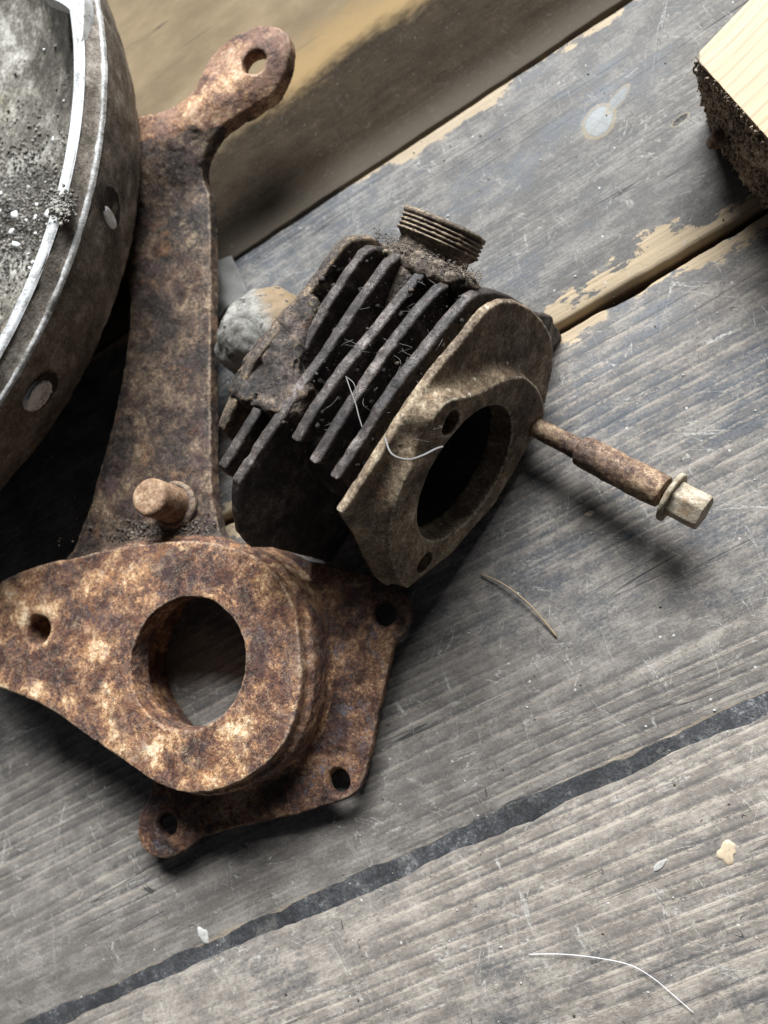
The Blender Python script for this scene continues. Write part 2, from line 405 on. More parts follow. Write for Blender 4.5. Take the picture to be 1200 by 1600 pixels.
RUST = [(0.37, (0.036, 0.018, 0.014)), (0.45, (0.110, 0.052, 0.036)), (0.51, (0.22, 0.108, 0.058)), (0.565, (0.41, 0.205, 0.088)), (0.62, (0.62, 0.40, 0.21)), (0.685, (0.82, 0.67, 0.47))]
RUSTD = [(0.36, (0.024, 0.012, 0.010)), (0.45, (0.072, 0.033, 0.022)), (0.52, (0.155, 0.072, 0.038)), (0.58, (0.28, 0.145, 0.072)), (0.67, (0.50, 0.34, 0.20))]
ARMC = [(0.38, (0.013, 0.009, 0.007)), (0.46, (0.044, 0.028, 0.020)), (0.53, (0.092, 0.059, 0.038)), (0.60, (0.175, 0.115, 0.070)), (0.70, (0.40, 0.29, 0.18))]
M = {}
M['boss'] = rusty('rusted_boss_iron', RUST, 0.22, 1.9, [((0.74, 0.56, 0.34), 0.54, 0.66, 0.040, 0.42), ((0.095, 0.058, 0.055), 0.53, 0.60, 0.036, 0.65), ((0.46, 0.20, 0.065), 0.55, 0.65, 0.06, 0.42), ((0.085, 0.075, 0.085), 0.56, 0.66, 0.16, 0.75), ((0.62, 0.46, 0.26), 0.60, 0.70, 0.07, 0.7)], edge=((0.62, 0.47, 0.32), 0.6), flake=0.7, pit=0.8, bump=0.9)
M['plate'] = rusty('rusted_plate_iron', RUSTD, 0.24, 1.8, [((0.115, 0.115, 0.135), 0.53, 0.61, 0.13, 0.8)], edge=((0.42, 0.30, 0.20), 0.5), flake=0.8)
M['arm'] = rusty('rusted_arm_iron', ARMC, 0.26, 1.6, [((0.030, 0.024, 0.022), 0.56, 0.68, 0.06, 0.8), ((0.26, 0.12, 0.05), 0.54, 0.64, 0.05, 0.55), ((0.085, 0.045, 0.050), 0.54, 0.62, 0.045, 0.6), ((0.42, 0.32, 0.20), 0.58, 0.66, 0.06, 0.5)], edge=((0.45, 0.33, 0.22), 0.6), flake=0.7)
M['lug'] = rusty('rusted_lug_iron', RUST, 0.22, 1.7, [((0.34, 0.20, 0.13), 0.42, 0.6, 0.10, 0.6)], edge=((0.5, 0.38, 0.26), 0.4), flake=0.5)
M['pin'] = rusty('rusted_pin_iron', [(0.34, (0.10, 0.055, 0.03)), (0.48, (0.26, 0.15, 0.085)), (0.58, (0.42, 0.28, 0.17)), (0.68, (0.56, 0.42, 0.27))], 0.3, 1.8)
M['fin'] = rusty('sooty_fin_iron', [(0.37, (0.010, 0.008, 0.007)), (0.47, (0.027, 0.020, 0.017)), (0.56, (0.062, 0.046, 0.038)), (0.68, (0.20, 0.165, 0.145))], 0.25, 1.9,
                 [((0.12, 0.055, 0.032), 0.58, 0.70, 0.09, 0.7)], rough=(0.36, 0.75), bump=0.4, edge=((0.17, 0.145, 0.130), 0.6), pit=0.8)
M['barrel'] = rusty('sooty_barrel_iron', [(0.36, (0.010, 0.008, 0.007)), (0.5, (0.024, 0.019, 0.017)), (0.62, (0.055, 0.042, 0.036))], 0.25, 1.8, rough=(0.6, 0.9))
M['intake'] = rusty('grimy_boss_iron', [(0.38, (0.010, 0.008, 0.007)), (0.48, (0.027, 0.020, 0.016)), (0.56, (0.062, 0.044, 0.034)), (0.68, (0.20, 0.145, 0.10))], 0.3, 1.9,
                    [((0.14, 0.065, 0.035), 0.55, 0.68, 0.08, 0.7)], edge=((0.36, 0.25, 0.13), 0.5), flake=0.4)
M['rim_fin'] = rusty('tan_edged_fin_iron', [(0.36, (0.020, 0.015, 0.012)), (0.46, (0.060, 0.044, 0.034)), (0.54, (0.13, 0.095, 0.065)), (0.64, (0.30, 0.21, 0.125))], 0.25, 1.9, edge=((0.40, 0.28, 0.15), 0.7))
M['flange'] = rusty('tan_flange_iron', [(0.34, (0.040, 0.026, 0.016)), (0.44, (0.105, 0.070, 0.042)), (0.52, (0.190, 0.135, 0.082)), (0.60, (0.33, 0.25, 0.16)), (0.70, (0.60, 0.51, 0.37))], 0.14, 1.6,
                    [((0.045, 0.032, 0.023), 0.56, 0.66, 0.06, 0.7), ((0.32, 0.15, 0.06), 0.58, 0.68, 0.09, 0.5)], bump=0.4, edge=((0.66, 0.57, 0.44), 0.75), pit=0.35)
M['thread'] = rusty('dusty_thread_iron', [(0.36, (0.022, 0.016, 0.012)), (0.48, (0.058, 0.042, 0.030)), (0.58, (0.13, 0.097, 0.067)), (0.69, (0.34, 0.26, 0.18))], 0.3, 2.0, edge=((0.42, 0.32, 0.21), 0.7))
M['bolt'] = rusty('rusted_bolt_iron', [(0.34, (0.040, 0.024, 0.018)), (0.45, (0.11, 0.065, 0.043)), (0.53, (0.19, 0.115, 0.070)), (0.60, (0.32, 0.215, 0.125)), (0.68, (0.50, 0.38, 0.24))], 0.3, 1.7, bump=0.4)
M['hex'] = rusty('worn_hex_iron', [(0.34, (0.13, 0.095, 0.062)), (0.45, (0.27, 0.215, 0.15)), (0.56, (0.40, 0.34, 0.25)), (0.68, (0.56, 0.49, 0.38))], 0.2, 1.5, [((0.30, 0.17, 0.08), 0.55, 0.66, 0.12, 0.7)], bump=0.3)
M['cast'] = rusty('dirty_cast_aluminium', [(0.34, (0.054, 0.043, 0.032)), (0.46, (0.130, 0.107, 0.081)), (0.56, (0.225, 0.19, 0.15)), (0.68, (0.40, 0.36, 0.30))], 0.16, 1.3, rough=(0.7, 0.9), bump=0.5, flake=0.35)
M['lip'] = rusty('bright_machined_aluminium', [(0.36, (0.26, 0.255, 0.245)), (0.46, (0.52, 0.52, 0.51)), (0.65, (0.70, 0.70, 0.695))], 0.15, 1.5, rough=(0.3, 0.5), bump=0.10, pit=0.2)
M['ridge'] = rusty('scuffed_aluminium_ridge', [(0.34, (0.10, 0.09, 0.08)), (0.47, (0.28, 0.27, 0.25)), (0.58, (0.50, 0.49, 0.47))], 0.2, 1.4, rough=(0.35, 0.6), bump=0.2)
M['bowl'] = rusty('chalky_cast_aluminium', [(0.36, (0.026, 0.021, 0.015)), (0.46, (0.075, 0.064, 0.049)), (0.55, (0.17, 0.152, 0.122)), (0.66, (0.44, 0.42, 0.37))], 0.07, 1.2, [((0.50, 0.44, 0.29), 0.58, 0.68, 0.03, 0.5)], bump=0.4)
M['plug'] = rusty('pitted_grey_filler', [(0.38, (0.22, 0.21, 0.18)), (0.48, (0.66, 0.65, 0.60)), (0.58, (0.85, 0.84, 0.80))], 0.4, 1.3, pit=0.9, bump=0.6)
M['grit'] = rusty('grey_grit', [(0.36, (0.03, 0.025, 0.019)), (0.5, (0.10, 0.088, 0.071)), (0.62, (0.30, 0.28, 0.24))], 0.3, 1.0)
M['chip'] = rusty('white_paint_chip', [(0.3, (0.62, 0.62, 0.60)), (0.6, (0.80, 0.80, 0.78))], 0.3, 1.0, bump=0.1, pit=0.0)
M['crumb'] = rusty('plaster_crumb', [(0.3, (0.26, 0.25, 0.23)), (0.6, (0.48, 0.465, 0.43))], 0.3, 1.0, bump=0.1, pit=0.0)
M['soil'] = rusty('brown_dust_crumb', [(0.36, (0.035, 0.026, 0.020)), (0.5, (0.10, 0.078, 0.060)), (0.64, (0.22, 0.18, 0.14))], 0.3, 1.0, pit=0.0)
def plain(name, c, r=0.6):
    t = NT(name); f = t.noise(t.obj, 0.8, 4)
    return t.out(t.mix(f, tuple(q * 0.75 for q in c), tuple(min(1, q * 1.25) for q in c)), r)
M['straw'] = plain('dry_straw', (0.36, 0.26, 0.15)); M['hair'] = plain('white_hair', (0.78, 0.78, 0.78), 0.35); M['web'] = plain('grey_cobweb', (0.22, 0.21, 0.20), 0.5)
M['dark'] = plain('black_earth_below', (0.012, 0.010, 0.009), 0.9)
M['tar'] = rusty('old_black_seam_tar', [(0.36, (0.018, 0.018, 0.019)), (0.5, (0.034, 0.035, 0.037)), (0.62, (0.070, 0.070, 0.072)), (0.72, (0.24, 0.235, 0.23))], 0.2, 1.0, [((0.12, 0.112, 0.102), 0.52, 0.62, 0.07, 0.7)], bump=0.5, pit=0.3)

# ------------------------------------------------------------------ the boards
floor = bpy.data.objects.new("floor", None); COL.objects.link(floor); floor['kind'] = 'structure'

def board(name, y0, y1, mat, x0=-420.0, x1=420.0, top=0.0, b0=1.2, b1=1.2, seed=0, thick=16.0, wob=0.5):
    """one board along x: a ribbon of cross sections with worn, wandering edges; b0/b1 round off the lower/upper edge"""
    n = 420; xs = np.linspace(x0, x1, n); V, Fc = [], []
    def arc(b): return [(b * (1 - math.sin(a)), -b * (1 - math.cos(a))) for a in np.linspace(0, math.pi / 2, 5)]
    for i, x in enumerate(xs):
        w0 = wob * fbm(np.array([[x * 0.03, seed, 0.5]]), 1.0, 5, 0.68, seed)[0]; w1 = wob * fbm(np.array([[x * 0.03, seed, 9.5]]), 1.0, 5, 0.68, seed + 9)[0]
        a, b = y0 + w0, y1 + w1
        sec = [(a, top - thick), (a, top - b0 * 1.8)] + [(a + b0 * (1 - math.sin(t)), top - b0 * 1.8 * (1 - math.cos(t))) for t in np.linspace(math.pi / 2, 0, 6)[1:]]
        sec += [(a + b0 + (b - b1 - a - b0) * k, top) for k in (0.25, 0.5, 0.75)]
        sec += [(b - b1 * (1 - math.sin(t)), top - b1 * 1.8 * (1 - math.cos(t))) for t in np.linspace(0, math.pi / 2, 6)] + [(b, top - thick)]
        V += [(x, yy, zz) for yy, zz in sec]
    k = len(sec)
    for i in range(n - 1):
        for j in range(k - 1): Fc.append((i * k + j, (i + 1) * k + j, (i + 1) * k + j + 1, i * k + j + 1))
    o = link(name, mesh(name, V, Fc), mat, floor)
    return o

P_ = lambda u, v, z=0: at(u, v, z)
kn = P_(936, 190)
hole = P_(1063, 187)
MATT = (0.9, 0.9, 0.08)
W_A = wood('shade_brown_and_ochre_board', (0.030, 0.022, 0.014), (0.060, 0.046, 0.032), (0.20, 0.17, 0.13), 0.72, 0.92, 0.10, seed=3, contrast=0.22, specks=0.1, gloss=MATT, rings=0.1, scratch=0.05,  # dark brown base with shade put into the colour; ochre is paint
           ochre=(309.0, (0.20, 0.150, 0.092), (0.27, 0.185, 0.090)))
W_B = wood('blue_grey_board', (0.070, 0.077, 0.087), (0.190, 0.178, 0.162), (0.44, 0.34, 0.22), 0.555, 0.70, 0.20,
           edges=[(SEAM2 + 4, 1, 4.6, 1.0), (SEAM1, -1, 2.5, 0.75)], knots=[(kn[0], kn[1], 7.0, 5.2, 0.5, (0.34, 0.35, 0.34)), (kn[0] + 11, kn[1] + 4.5, 6.0, 2.0, 0.45, (0.26, 0.27, 0.265)), (hole[0], hole[1], 3.4, 1.3, 0.15, (0.004, 0.004, 0.004))],
           seed=1, contrast=0.9, rings=0.55, scratch=0.6, bias=(215, 135, 0.045, 0.0))
W_C = wood('worn_grey_board', (0.082, 0.088, 0.097), (0.240, 0.215, 0.188), (0.44, 0.34, 0.22), 0.56, 0.72, 0.14, edges=[(SEAM2 - 3, -1, 3.0, 1.0), (STRIP + 3.2, 1, 0.5, 0.35)], seed=0, contrast=1.0, rings=0.95, scratch=0.9, bias=(50, -40, 0.16, 0.20))
W_D = wood('worn_brown_board', (0.118, 0.117, 0.117), (0.305, 0.268, 0.228), (0.42, 0.33, 0.22), 0.49, 0.66, 0.14, seed=2, contrast=1.1, rings=1.0, scratch=1.0)
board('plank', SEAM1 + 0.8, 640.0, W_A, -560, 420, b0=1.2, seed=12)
board('plank', SEAM2 + 0.8, SEAM1 - 0.8, W_B, b0=3.0, b1=1.2, seed=13)
board('plank', STRIP + 3.1, SEAM2 - 2.6, W_C, b0=0.5, b1=1.6, seed=14, wob=1.2)
board('plank', -260.0, STRIP - 3.1, W_D, b1=0.5, seed=15, wob=1.2)
board('filler_strip', STRIP - 5.0, STRIP + 5.0, M['tar'], top=-0.12, b0=0.4, b1=0.4, seed=16, thick=8)
V = [(-600, -280, -17), (460, -280, -17), (460, 660, -17), (-600, 660, -17)]
link('ground_below', mesh('ground_below', V, [(0, 1, 2, 3)]), M['dark'], floor)

# ------------------------------------------------------------------ the finned engine cylinder
KC = 0.952
A_ = R @ np.array([0.74, 0.48, -0.475]); A_ /= np.linalg.norm(A_)
P1 = CAM + (at(640, 918, 2.0) - CAM) * KC
Q0 = onplane(534, 802, P1, A_)
B_ = onplane(727, 527, P1, A_) - Q0; B_ /= np.linalg.norm(B_)
C_ = np.cross(A_, B_); C_ /= np.linalg.norm(C_)
LOC = np.array([A_, B_, C_])                      # local: x along the bore, y along the fins, z up off the fins
def loc(P): return LOC @ (np.asarray(P) - Q0)
def plane_bc(pts, off): return np.array([loc(onplane(u, v, P1 + A_ * off, A_))[1:] for u, v in pts])
def top_ab(u, v): return loc(onplane(u, v, Q0, C_))[:2]
bore_e = plane_bc([(793, 645), (655, 838), (688, 721), (775, 763)], 7.0)
BC = bore_e.mean(0); BR = 0.25 * (np.linalg.norm(bore_e[0] - bore_e[1]) + np.linalg.norm(bore_e[2] - bore_e[3]))
mat4 = Matrix.Identity(4)
for i, c in enumerate((A_, B_, C_)):
    for j in range(3): mat4[j][i] = c[j]
for j in range(3): mat4[j][3] = Q0[j] * S
cyl = thing('engine_cylinder', 'sooty black finned engine cylinder lying on its side with a tan end flange', 'engine cylinder', matrix=mat4)

def floor_cut(A, B, C, z0=0.6):
    return z0 - (Q0[2] + A * A_[2] + B * B_[2] + C * C_[2])     # > 0 under the boards

PAD = plane_bc([(829, 595), (808, 589), (778, 600), (745, 616), (706, 625), (688, 640), (676, 658), (667, 691), (646, 724), (622, 775), (611, 814), (609, 845), (613, 875), (626, 908),
                (643, 921), (660, 915), (680, 895), (720, 860), (760, 818), (792, 770), (820, 715), (840, 675), (851, 650), (846, 618)], 7.0)
PLATE = np.vstack([plane_bc([(534, 802), (580, 733), (639, 640), (682, 580), (727, 527), (745, 502), (758, 487), (770, 477), (787, 470), (809, 471), (830, 482), (846, 498), (857, 514), (863, 530), (866, 550), (864, 575), (858, 605), (852, 631)], 0.0),
                   plane_bc([(835, 672), (805, 725), (770, 785), (700, 865), (640, 912)], 5.5), plane_bc([(606, 917), (592, 905), (578, 880), (562, 843), (546, 820)], 0.0)])
h = 0.5
lo = (-4.5, min(PAD[:, 0].min(), PLATE[:, 0].min()) - 3, min(PAD[:, 1].min(), PLATE[:, 1].min()) - 3); hi = (9.5, max(PAD[:, 0].max(), PLATE[:, 0].max()) + 3, max(PAD[:, 1].max(), PLATE[:, 1].max()) + 3)
(ga, gb, gc), (GA, GB, GC) = grid(lo, hi, h)
B2, C2 = np.meshgrid(gb, gc, indexing='ij')
dpl = poly_sdf(PLATE, B2, C2)[None] + 0 * GA; dpad = poly_sdf(smooth_poly(PAD, 4), B2, C2)
fl = extr(dpl, GA, -3.2, 0.2, 1.2)
slope = dpad[None] - 0.0 - np.clip(6.8 - GA, 0, 8) * (0.50 + 0.30 * np.sin(B2 * 0.21 + 1.0)[None])     # the pad flares towards the plate
padf = smax(smax(slope, GA - 7.0, 0.6), -(GA + 1.0), 0.5)
fl = smin(fl, smax(padf, dpl - 0.3, 2.5), 3.0)
fl = np.maximum(fl, np.where(GA > 1.5, dpl + 0.2, -9))
db = np.hypot(GB - BC[0], GC - BC[1]) - BR
fl = smax(fl, -db, 0.8)
holes = plane_bc([(706, 661), (665, 880), (838, 668), (798, 792)], 7.0)
for k_, hc in enumerate(holes):
    hr = 4.4 if k_ != 2 else 4.0
    fl = smax(fl, -np.maximum(np.hypot(GB - hc[0], GC - hc[1]) - hr, 1.2 - GA), 0.7)
hol = plane_bc([(650, 688)], 3.0)[0]                                  # hollow cast between two bosses
fl = smax(fl, -(np.sqrt(((GA - 10.0) / 1.0) ** 2 + ((GB - hol[0]) / 1.5) ** 2 + ((GC - hol[1] + 1.0)) ** 2) - 5.0), 2.0)
fl = np.maximum(fl, floor_cut(GA, GB, GC, 0.4))
V, Q = surface_nets(fl, lo, h)
V = rough_up(V, Q, 0.13, 0.25, 5, 3, pits=0.22, pf=0.4)
link('head_flange', quad_mesh('head_flange', V, Q), M['flange'], cyl)

# a crust of old paint on the flange corner
FIN_TOP = {  # pixels along each fin's upper edge, from its lower-left tip to its upper-right shoulder
    -11.0: [(522, 747), (591, 637), (622, 592), (696, 498), (728, 462), (740, 455), (767, 453), (790, 459), (812, 472), (828, 486)],
    -22.0: [(486, 722), (540, 636), (597, 552), (653, 481), (684, 448), (694, 442), (716, 441), (742, 449), (770, 470)],
    -32.2: [(459, 688), (490, 635), (535, 573), (591, 507), (650, 432), (668, 414), (690, 412), (715, 425), (740, 445)],
    -43.6: [(368, 750), (400, 700), (440, 640), (505, 550), (555, 475), (602, 408), (618, 396), (640, 398), (668, 412), (700, 430)],
    -54.5: [(345, 728), (372, 684), (405, 632), (452, 577), (510, 472), (562, 394), (578, 384), (600, 386), (640, 400)],
    -66.0: [(343, 668), (362, 622), (392, 560), (480, 450), (530, 381), (545, 370), (575, 368), (586, 374), (610, 392)],
}
for fi, (off, pts) in enumerate(FIN_TOP.items()):
    bc = plane_bc(pts, off)
    tip, end = bc[0], bc[-1]
    long_fin = off < -40
    if off == -43.6:
        low = list(plane_bc([(366, 765), (366, 800), (372, 832), (388, 852), (420, 852), (470, 866), (540, 884)], off)) + [(BC[0] + 2, -110.0)]
    elif long_fin:
        low = [(tip[0] - 1.2, tip[1] - 4.0), (tip[0] - 1.0, tip[1] - 14.0), (tip[0] + 3.5, tip[1] - 34.0), (tip[0] + 10, tip[1] - 62.0), (BC[0] + 2, -110.0)]
    else:
        low = [(tip[0] + 2.5, tip[1] - 4.5), (tip[0] + 8.5, tip[1] - 11.0), (BC[0] - BR - 5, BC[1] + 6.0), (BC[0] - BR - 3, BC[1] - 14), (BC[0] - 10, -106.0)]
    rest = [(end[0] + 8, end[1] - 14), (end[0] + 10, end[1] - 34), (end[0] + 4, end[1] - 54), (BC[0] + 24, -104.0)]
    poly = np.array(list(bc) + rest + low[::-1])
    h = 0.48
    lo = (-3.4, poly[:, 0].min() - 2, poly[:, 1].min() - 2); hi = (3.4, poly[:, 0].max() + 2, poly[:, 1].max() + 2)
    (ga, gb, gc), (GA, GB, GC) = grid(lo, hi, h)
    B2, C2 = np.meshgrid(gb, gc, indexing='ij')
    d2 = poly_sdf(poly, B2, C2)
    wv = 0.5 * fbm(np.stack([B2.ravel() * 0.03, C2.ravel() * 0.03, 0 * B2.ravel() + fi * 3.1], 1), 1.0, 2, 0.5, fi).reshape(B2.shape)
    th = 1.45 + (0.8 if off == -66.0 else 0) + 0.012 * np.clip(-C2, 0, 50)
    d = extr(d2[None] + 0 * GA, GA - 0.7 * wv[None], -2.2, 2.2, 1.1)
    d = np.maximum(d, -(np.hypot(GB - BC[0], GC - BC[1]) - BR - 2.0))
    d = np.maximum(d, floor_cut(GA + off, GB, GC))
    V, Q = surface_nets(d, lo, h)
    V = rough_up(V, Q, 0.16, 0.30, 2, 20 + fi, pits=0.5, pf=0.12) + np.array([off, 0, 0])
    link('fin', quad_mesh('fin', V, Q), M['rim_fin' if off == -66.0 else 'fin'], cyl)

# barrel wall between the fins
V, Q = lathe(dense([(BR + 0.5, -3.4), (BR + 0.5, -72.0), (BR + 4.5, -72.0), (BR + 4.5, -3.4), (BR + 0.5, -3.4)], 2.0), 120)
V = np.c_[V[:, 2], V[:, 0] + BC[0], V[:, 1] + BC[1]]
Zw = Q0[2] + V @ np.array([A_[2], B_[2], C_[2]])
V = V + np.where(Zw < 0.5, 0.5 - Zw, 0)[:, None] * np.array([A_[2], B_[2], C_[2]])
V = V + 0.3 * np.stack([fbm(V, 0.2, 3, 0.5, s_) for s_ in (1, 2, 3)], 1)
link('barrel', quad_mesh('barrel', V, Q[:, ::-1]), M['barrel'], cyl)

# solid bosses cast between the fins
def boss_part(name, pts, off0, off1, low, mat, k=1.5, amp=0.28, seed=0, dome=0.0):
    ab = np.array([top_ab(*p) for p in pts]); h = 0.6
    lo = (ab[:, 0].min() - 3, ab[:, 1].min() - 3, low - 2); hi = (ab[:, 0].max() + 3, ab[:, 1].max() + 3, 3.5)
    (ga, gb, gc), (GA, GB, GC) = grid(lo, hi, h)
    A2, B2 = np.meshgrid(ga, gb, indexing='ij')
    d2 = poly_sdf(smooth_poly(ab, 4), A2, B2)[:, :, None] + 0 * GC
    top = off1 + 0.9 * fbm(np.stack([A2.ravel(), B2.ravel(), 0 * A2.ravel()], 1), 0.09, 3, 0.5, seed).reshape(A2.shape)[:, :, None]
    d = extr(d2, GC - top - dome, low, 0, k)
    V, Q = surface_nets(d, lo, h); V = rough_up(V, Q, amp, 0.3, 5, 60 + seed, pits=0.8, pf=0.3)
    return link(name, quad_mesh(name, V, Q), mat, cyl)
boss_part('intake_boss', [(344, 598), (366, 564), (409, 507), (464, 450), (490, 462), (474, 505), (462, 545), (458, 572), (478, 590), (470, 608), (446, 640), (424, 642), (402, 634), (380, 624), (360, 618)], 0, -2.4, -40, M['intake'], seed=1, amp=0.5, k=2.5)
boss_part('spigot_boss', [(590, 376), (625, 370), (660, 380), (700, 396), (735, 414), (735, 432), (700, 428), (660, 418), (625, 404), (600, 392)], 0, -4.0, -46, M['thread'], seed=2, k=3.0, amp=0.5)

# threaded spigot
E0 = onplane(697, 348, Q0 - C_ * 13.0, C_); vw = E0 - CAM; dep = np.linalg.norm(vw); vw = vw / dep
tl = min(np.arange(-0.2, 0.9, 0.005), key=lambda a: abs((B_ * math.cos(a) + C_ * math.sin(a)).dot(vw) - 0.07))
SD = B_ * math.cos(tl) + C_ * math.sin(tl); SY = np.cross(SD, A_); SR = 69.0 / FPX * (E0 - CAM).dot(R @ [0, 0, 1])
prof = [(0.01, -34), (SR + 0.5, -34), (SR + 0.5, -11.5), (SR - 0.4, -10.2), (SR - 2.2, -9.2), (SR - 2.4, -6.2), (SR - 1.0, -4.8)]
for k_ in range(4):
    z = -4.4 + k_ * 1.45; prof += [(SR - 0.75, z), (SR - 0.05, z + 0.4), (SR, z + 0.8), (SR - 0.7, z + 1.2)]
prof += [(SR - 0.2, 1.5), (SR + 0.1, 2.0), (SR, 3.0), (SR - 0.8, 3.4), (SR - 3.4, 3.4), (SR - 3.8, -20), (0.01, -20)]
V, Q = lathe(dense(prof, 0.4), 200)
V = rough_up(V, Q[:, ::-1], 0.10, 0.3, 3, 5, pits=0.3)
Vw = E0 + V[:, :1] * A_ + V[:, 1:2] * SY + (V[:, 2:] - 3.4) * SD
V = (Vw - Q0) @ LOC.T
link('threaded_spigot', quad_mesh('threaded_spigot', V, Q), M['thread'], cyl)

# ------------------------------------------------------------------ long bolt in the flange
b0 = onplane(838, 668, P1 + A_ * 7.0, A_)
q4 = Vector(A_).to_track_quat('Z', 'Y').to_matrix().to_4x4(); q4.translation = Vector(b0) * S
bolt = thing('long_bolt', 'rusty long bolt with sleeve, washer and square head sticking out of the flange', 'bolt', matrix=q4)
def along(u, v):   # distance along the bolt of the point nearest a pixel's ray
    r = ray(u, v); r = r / np.linalg.norm(r); w0 = b0 - CAM; b = A_.dot(r); return (b * r.dot(w0) - A_.dot(w0)) / (1 - b * b)
tA, tB, tC, tD = along(905, 703), along(1030, 770), along(1048, 792), along(1094, 815)
def lathe_part(name, prof, mat, parent, seg=64, amp=0.15, freq=0.3, step=0.7, seed=0, pits=0.3):
    V, Q = lathe(dense(prof, step), seg); V = rough_up(V, Q[:, ::-1], amp, freq, 4, seed, pits=pits, pf=0.4)
    return link(name, quad_mesh(name, V, Q), mat, parent)
shank = [(0.01, -6), (3.7, -6), (3.8, 2), (3.9, tA - 4.5)]
for k_ in range(4): shank += [(3.5, tA - 4.2 + k_ * 1.1), (4.1, tA - 3.7 + k_ * 1.1)]
lathe_part('shank', shank + [(3.9, tA + 1), (0.01, tA + 1)], M['bolt'], bolt, seed=31)
lathe_part('sleeve', [(0.01, tA), (4.6, tA), (5.6, tA + 1.0), (5.9, tA + 3), (6.1, (tA + tB) / 2), (6.0, tB - 1), (5.8, tB + 1.2), (0.01, tB + 1.2)], M['bolt'], bolt, amp=0.22, seed=32, pits=0.4)
lathe_part('washer', [(0.01, tC - 2.4), (8.6, tC - 2.4), (9.1, tC - 2.0), (9.15, tC - 1.0), (8.8, tC - 0.5), (0.01, tC - 0.5)], M['hex'], bolt, amp=0.2, seed=33)
V, Fc = [], []
hexp = []
for z, k_ in ((tC - 0.6, 1.0), (tC + 3, 1.0), (tC + 6, 1.0), (tD - 1.2, 1.0), (tD - 0.2, 0.95), (tD, 0.85), (tD, 0.01)):
    for i in range(72):
        t_ = 2 * math.pi * i / 72 + 0.35; s_ = math.pi / 3
        r_ = min(6.0 / math.cos(((t_ + s_ / 2) % s_) - s_ / 2), 6.7)
        V.append((r_ * k_ * math.cos(t_), r_ * k_ * math.sin(t_), z))
for j in range(6):
    for i in range(72): Fc.append((j * 72 + i, j * 72 + (i + 1) % 72, (j + 1) * 72 + (i + 1) % 72, (j + 1) * 72 + i))
V = np.array(V); V = rough_up(V, np.array(Fc), 0.12, 0.3, 3, 8)
o = link('hex_head', quad_mesh('hex_head', V, Fc), M['hex'], bolt)
md = o.modifiers.new('bevel', 'EDGE_SPLIT'); md.split_angle = math.radians(28)

# ------------------------------------------------------------------ rusty bracket
ZP, ZB, ZA = 12.0, 38.0, 28.0
def zarm(y): 
    t = np.clip((y - 262) / 30.0, 0, 1); return ZA + 15.0 * t * t * (3 - 2 * t)
def arm_pt(u, v):
    z = ZA
    for _ in range(12): P = at(u, v, z); z = 0.5 * z + 0.5 * zarm(P[1])
    return at(u, v, z)[:2]
plate_p = np.array([at(u, v, ZP)[:2] for u, v in [(400, 850), (470, 872), (540, 890), (590, 905), (620, 918), (637, 938), (641, 962), (633, 985), (616, 1008), (603, 1060), (590, 1120), (577, 1180), (567, 1220), (554, 1240),
        (530, 1253), (480, 1268), (420, 1283), (360, 1296), (315, 1310), (288, 1330), (258, 1342), (230, 1334), (215, 1310), (217, 1275), (232, 1243), (235, 1190), (200, 1120), (220, 980), (300, 880)]])
boss_p = np.array([at(u, v, ZB)[:2] for u, v in [(-25, 945), (5, 908), (60, 884), (130, 868), (200, 853), (270, 845), (340, 849), (395, 868), (436, 905), (460, 955), (468, 1010), (469, 1070), (459, 1125), (436, 1172), (398, 1207), (350, 1231),
        (300, 1240), (255, 1230), (200, 1195), (130, 1145), (70, 1103), (20, 1082), (-15, 1062), (-32, 1005)]])
arm_p = np.array([arm_pt(u, v) for u, v in [(356, 880), (346, 845), (334, 800), (329, 740), (328, 600), (328, 450), (328, 330), (326, 303), (320, 288), (315, 270), (316, 250), (324, 225), (340, 204), (362, 186), (400, 163), (428, 145), (441, 120),
        (449, 95), (453, 70), (446, 50), (430, 40), (408, 38), (385, 44), (358, 58), (335, 80), (318, 105), (305, 133), (290, 152), (265, 168), (238, 178), (205, 186), (192, 220), (192, 330), (198, 400), (203, 480), (195, 560), (180, 640),
        (160, 720), (140, 790), (118, 850), (105, 885), (180, 930), (300, 930)]])
h = 0.75
lo = (min(plate_p[:, 0].min(), boss_p[:, 0].min(), arm_p[:, 0].min()) - 5, min(plate_p[:, 1].min(), boss_p[:, 1].min()) - 5, 0.4); hi = (max(plate_p[:, 0].max(), arm_p[:, 0].max()) + 5, arm_p[:, 1].max() + 5, 48.0)
(gx, gy, gz), _ = grid(lo, hi, h); X2, Y2 = np.meshgrid(gx, gy, indexing='ij'); Z3 = gz[None, None, :].astype(np.float32)
f32 = lambda a: a.astype(np.float32)[:, :, None]
d_pl = f32(poly_sdf(smooth_poly(plate_p, 4), X2, Y2)); d_bo = f32(poly_sdf(smooth_poly(boss_p, 5), X2, Y2)); d_ar = f32(poly_sdf(smooth_poly(arm_p, 4), X2, Y2))
und = f32(0.5 * fbm(np.stack([X2.ravel(), Y2.ravel(), 0 * X2.ravel()], 1), 0.035, 3, 0.5, 7).reshape(X2.shape))
s_pl = extr(d_pl, Z3 - und * 0.6, ZP - 5.0, ZP, 1.3)
s_bo = extr(d_bo, Z3 - und, ZP + 4, ZB, 1.0)
foot = at(300, 1042, ZB)[:2]; rr = f32(np.hypot(X2 - at(318, 1042, 24)[0], Y2 - at(318, 1042, 24)[1]))
s_bo2 = extr(d_bo - 2.2 + np.clip(f32(at(250, 1000, 22)[0] - X2) * 0.15, 0, 30), Z3, ZP - 4.0, ZB - 6.5, 2.0)    # stepped shoulder under the boss face
za = f32(zarm(Y2))
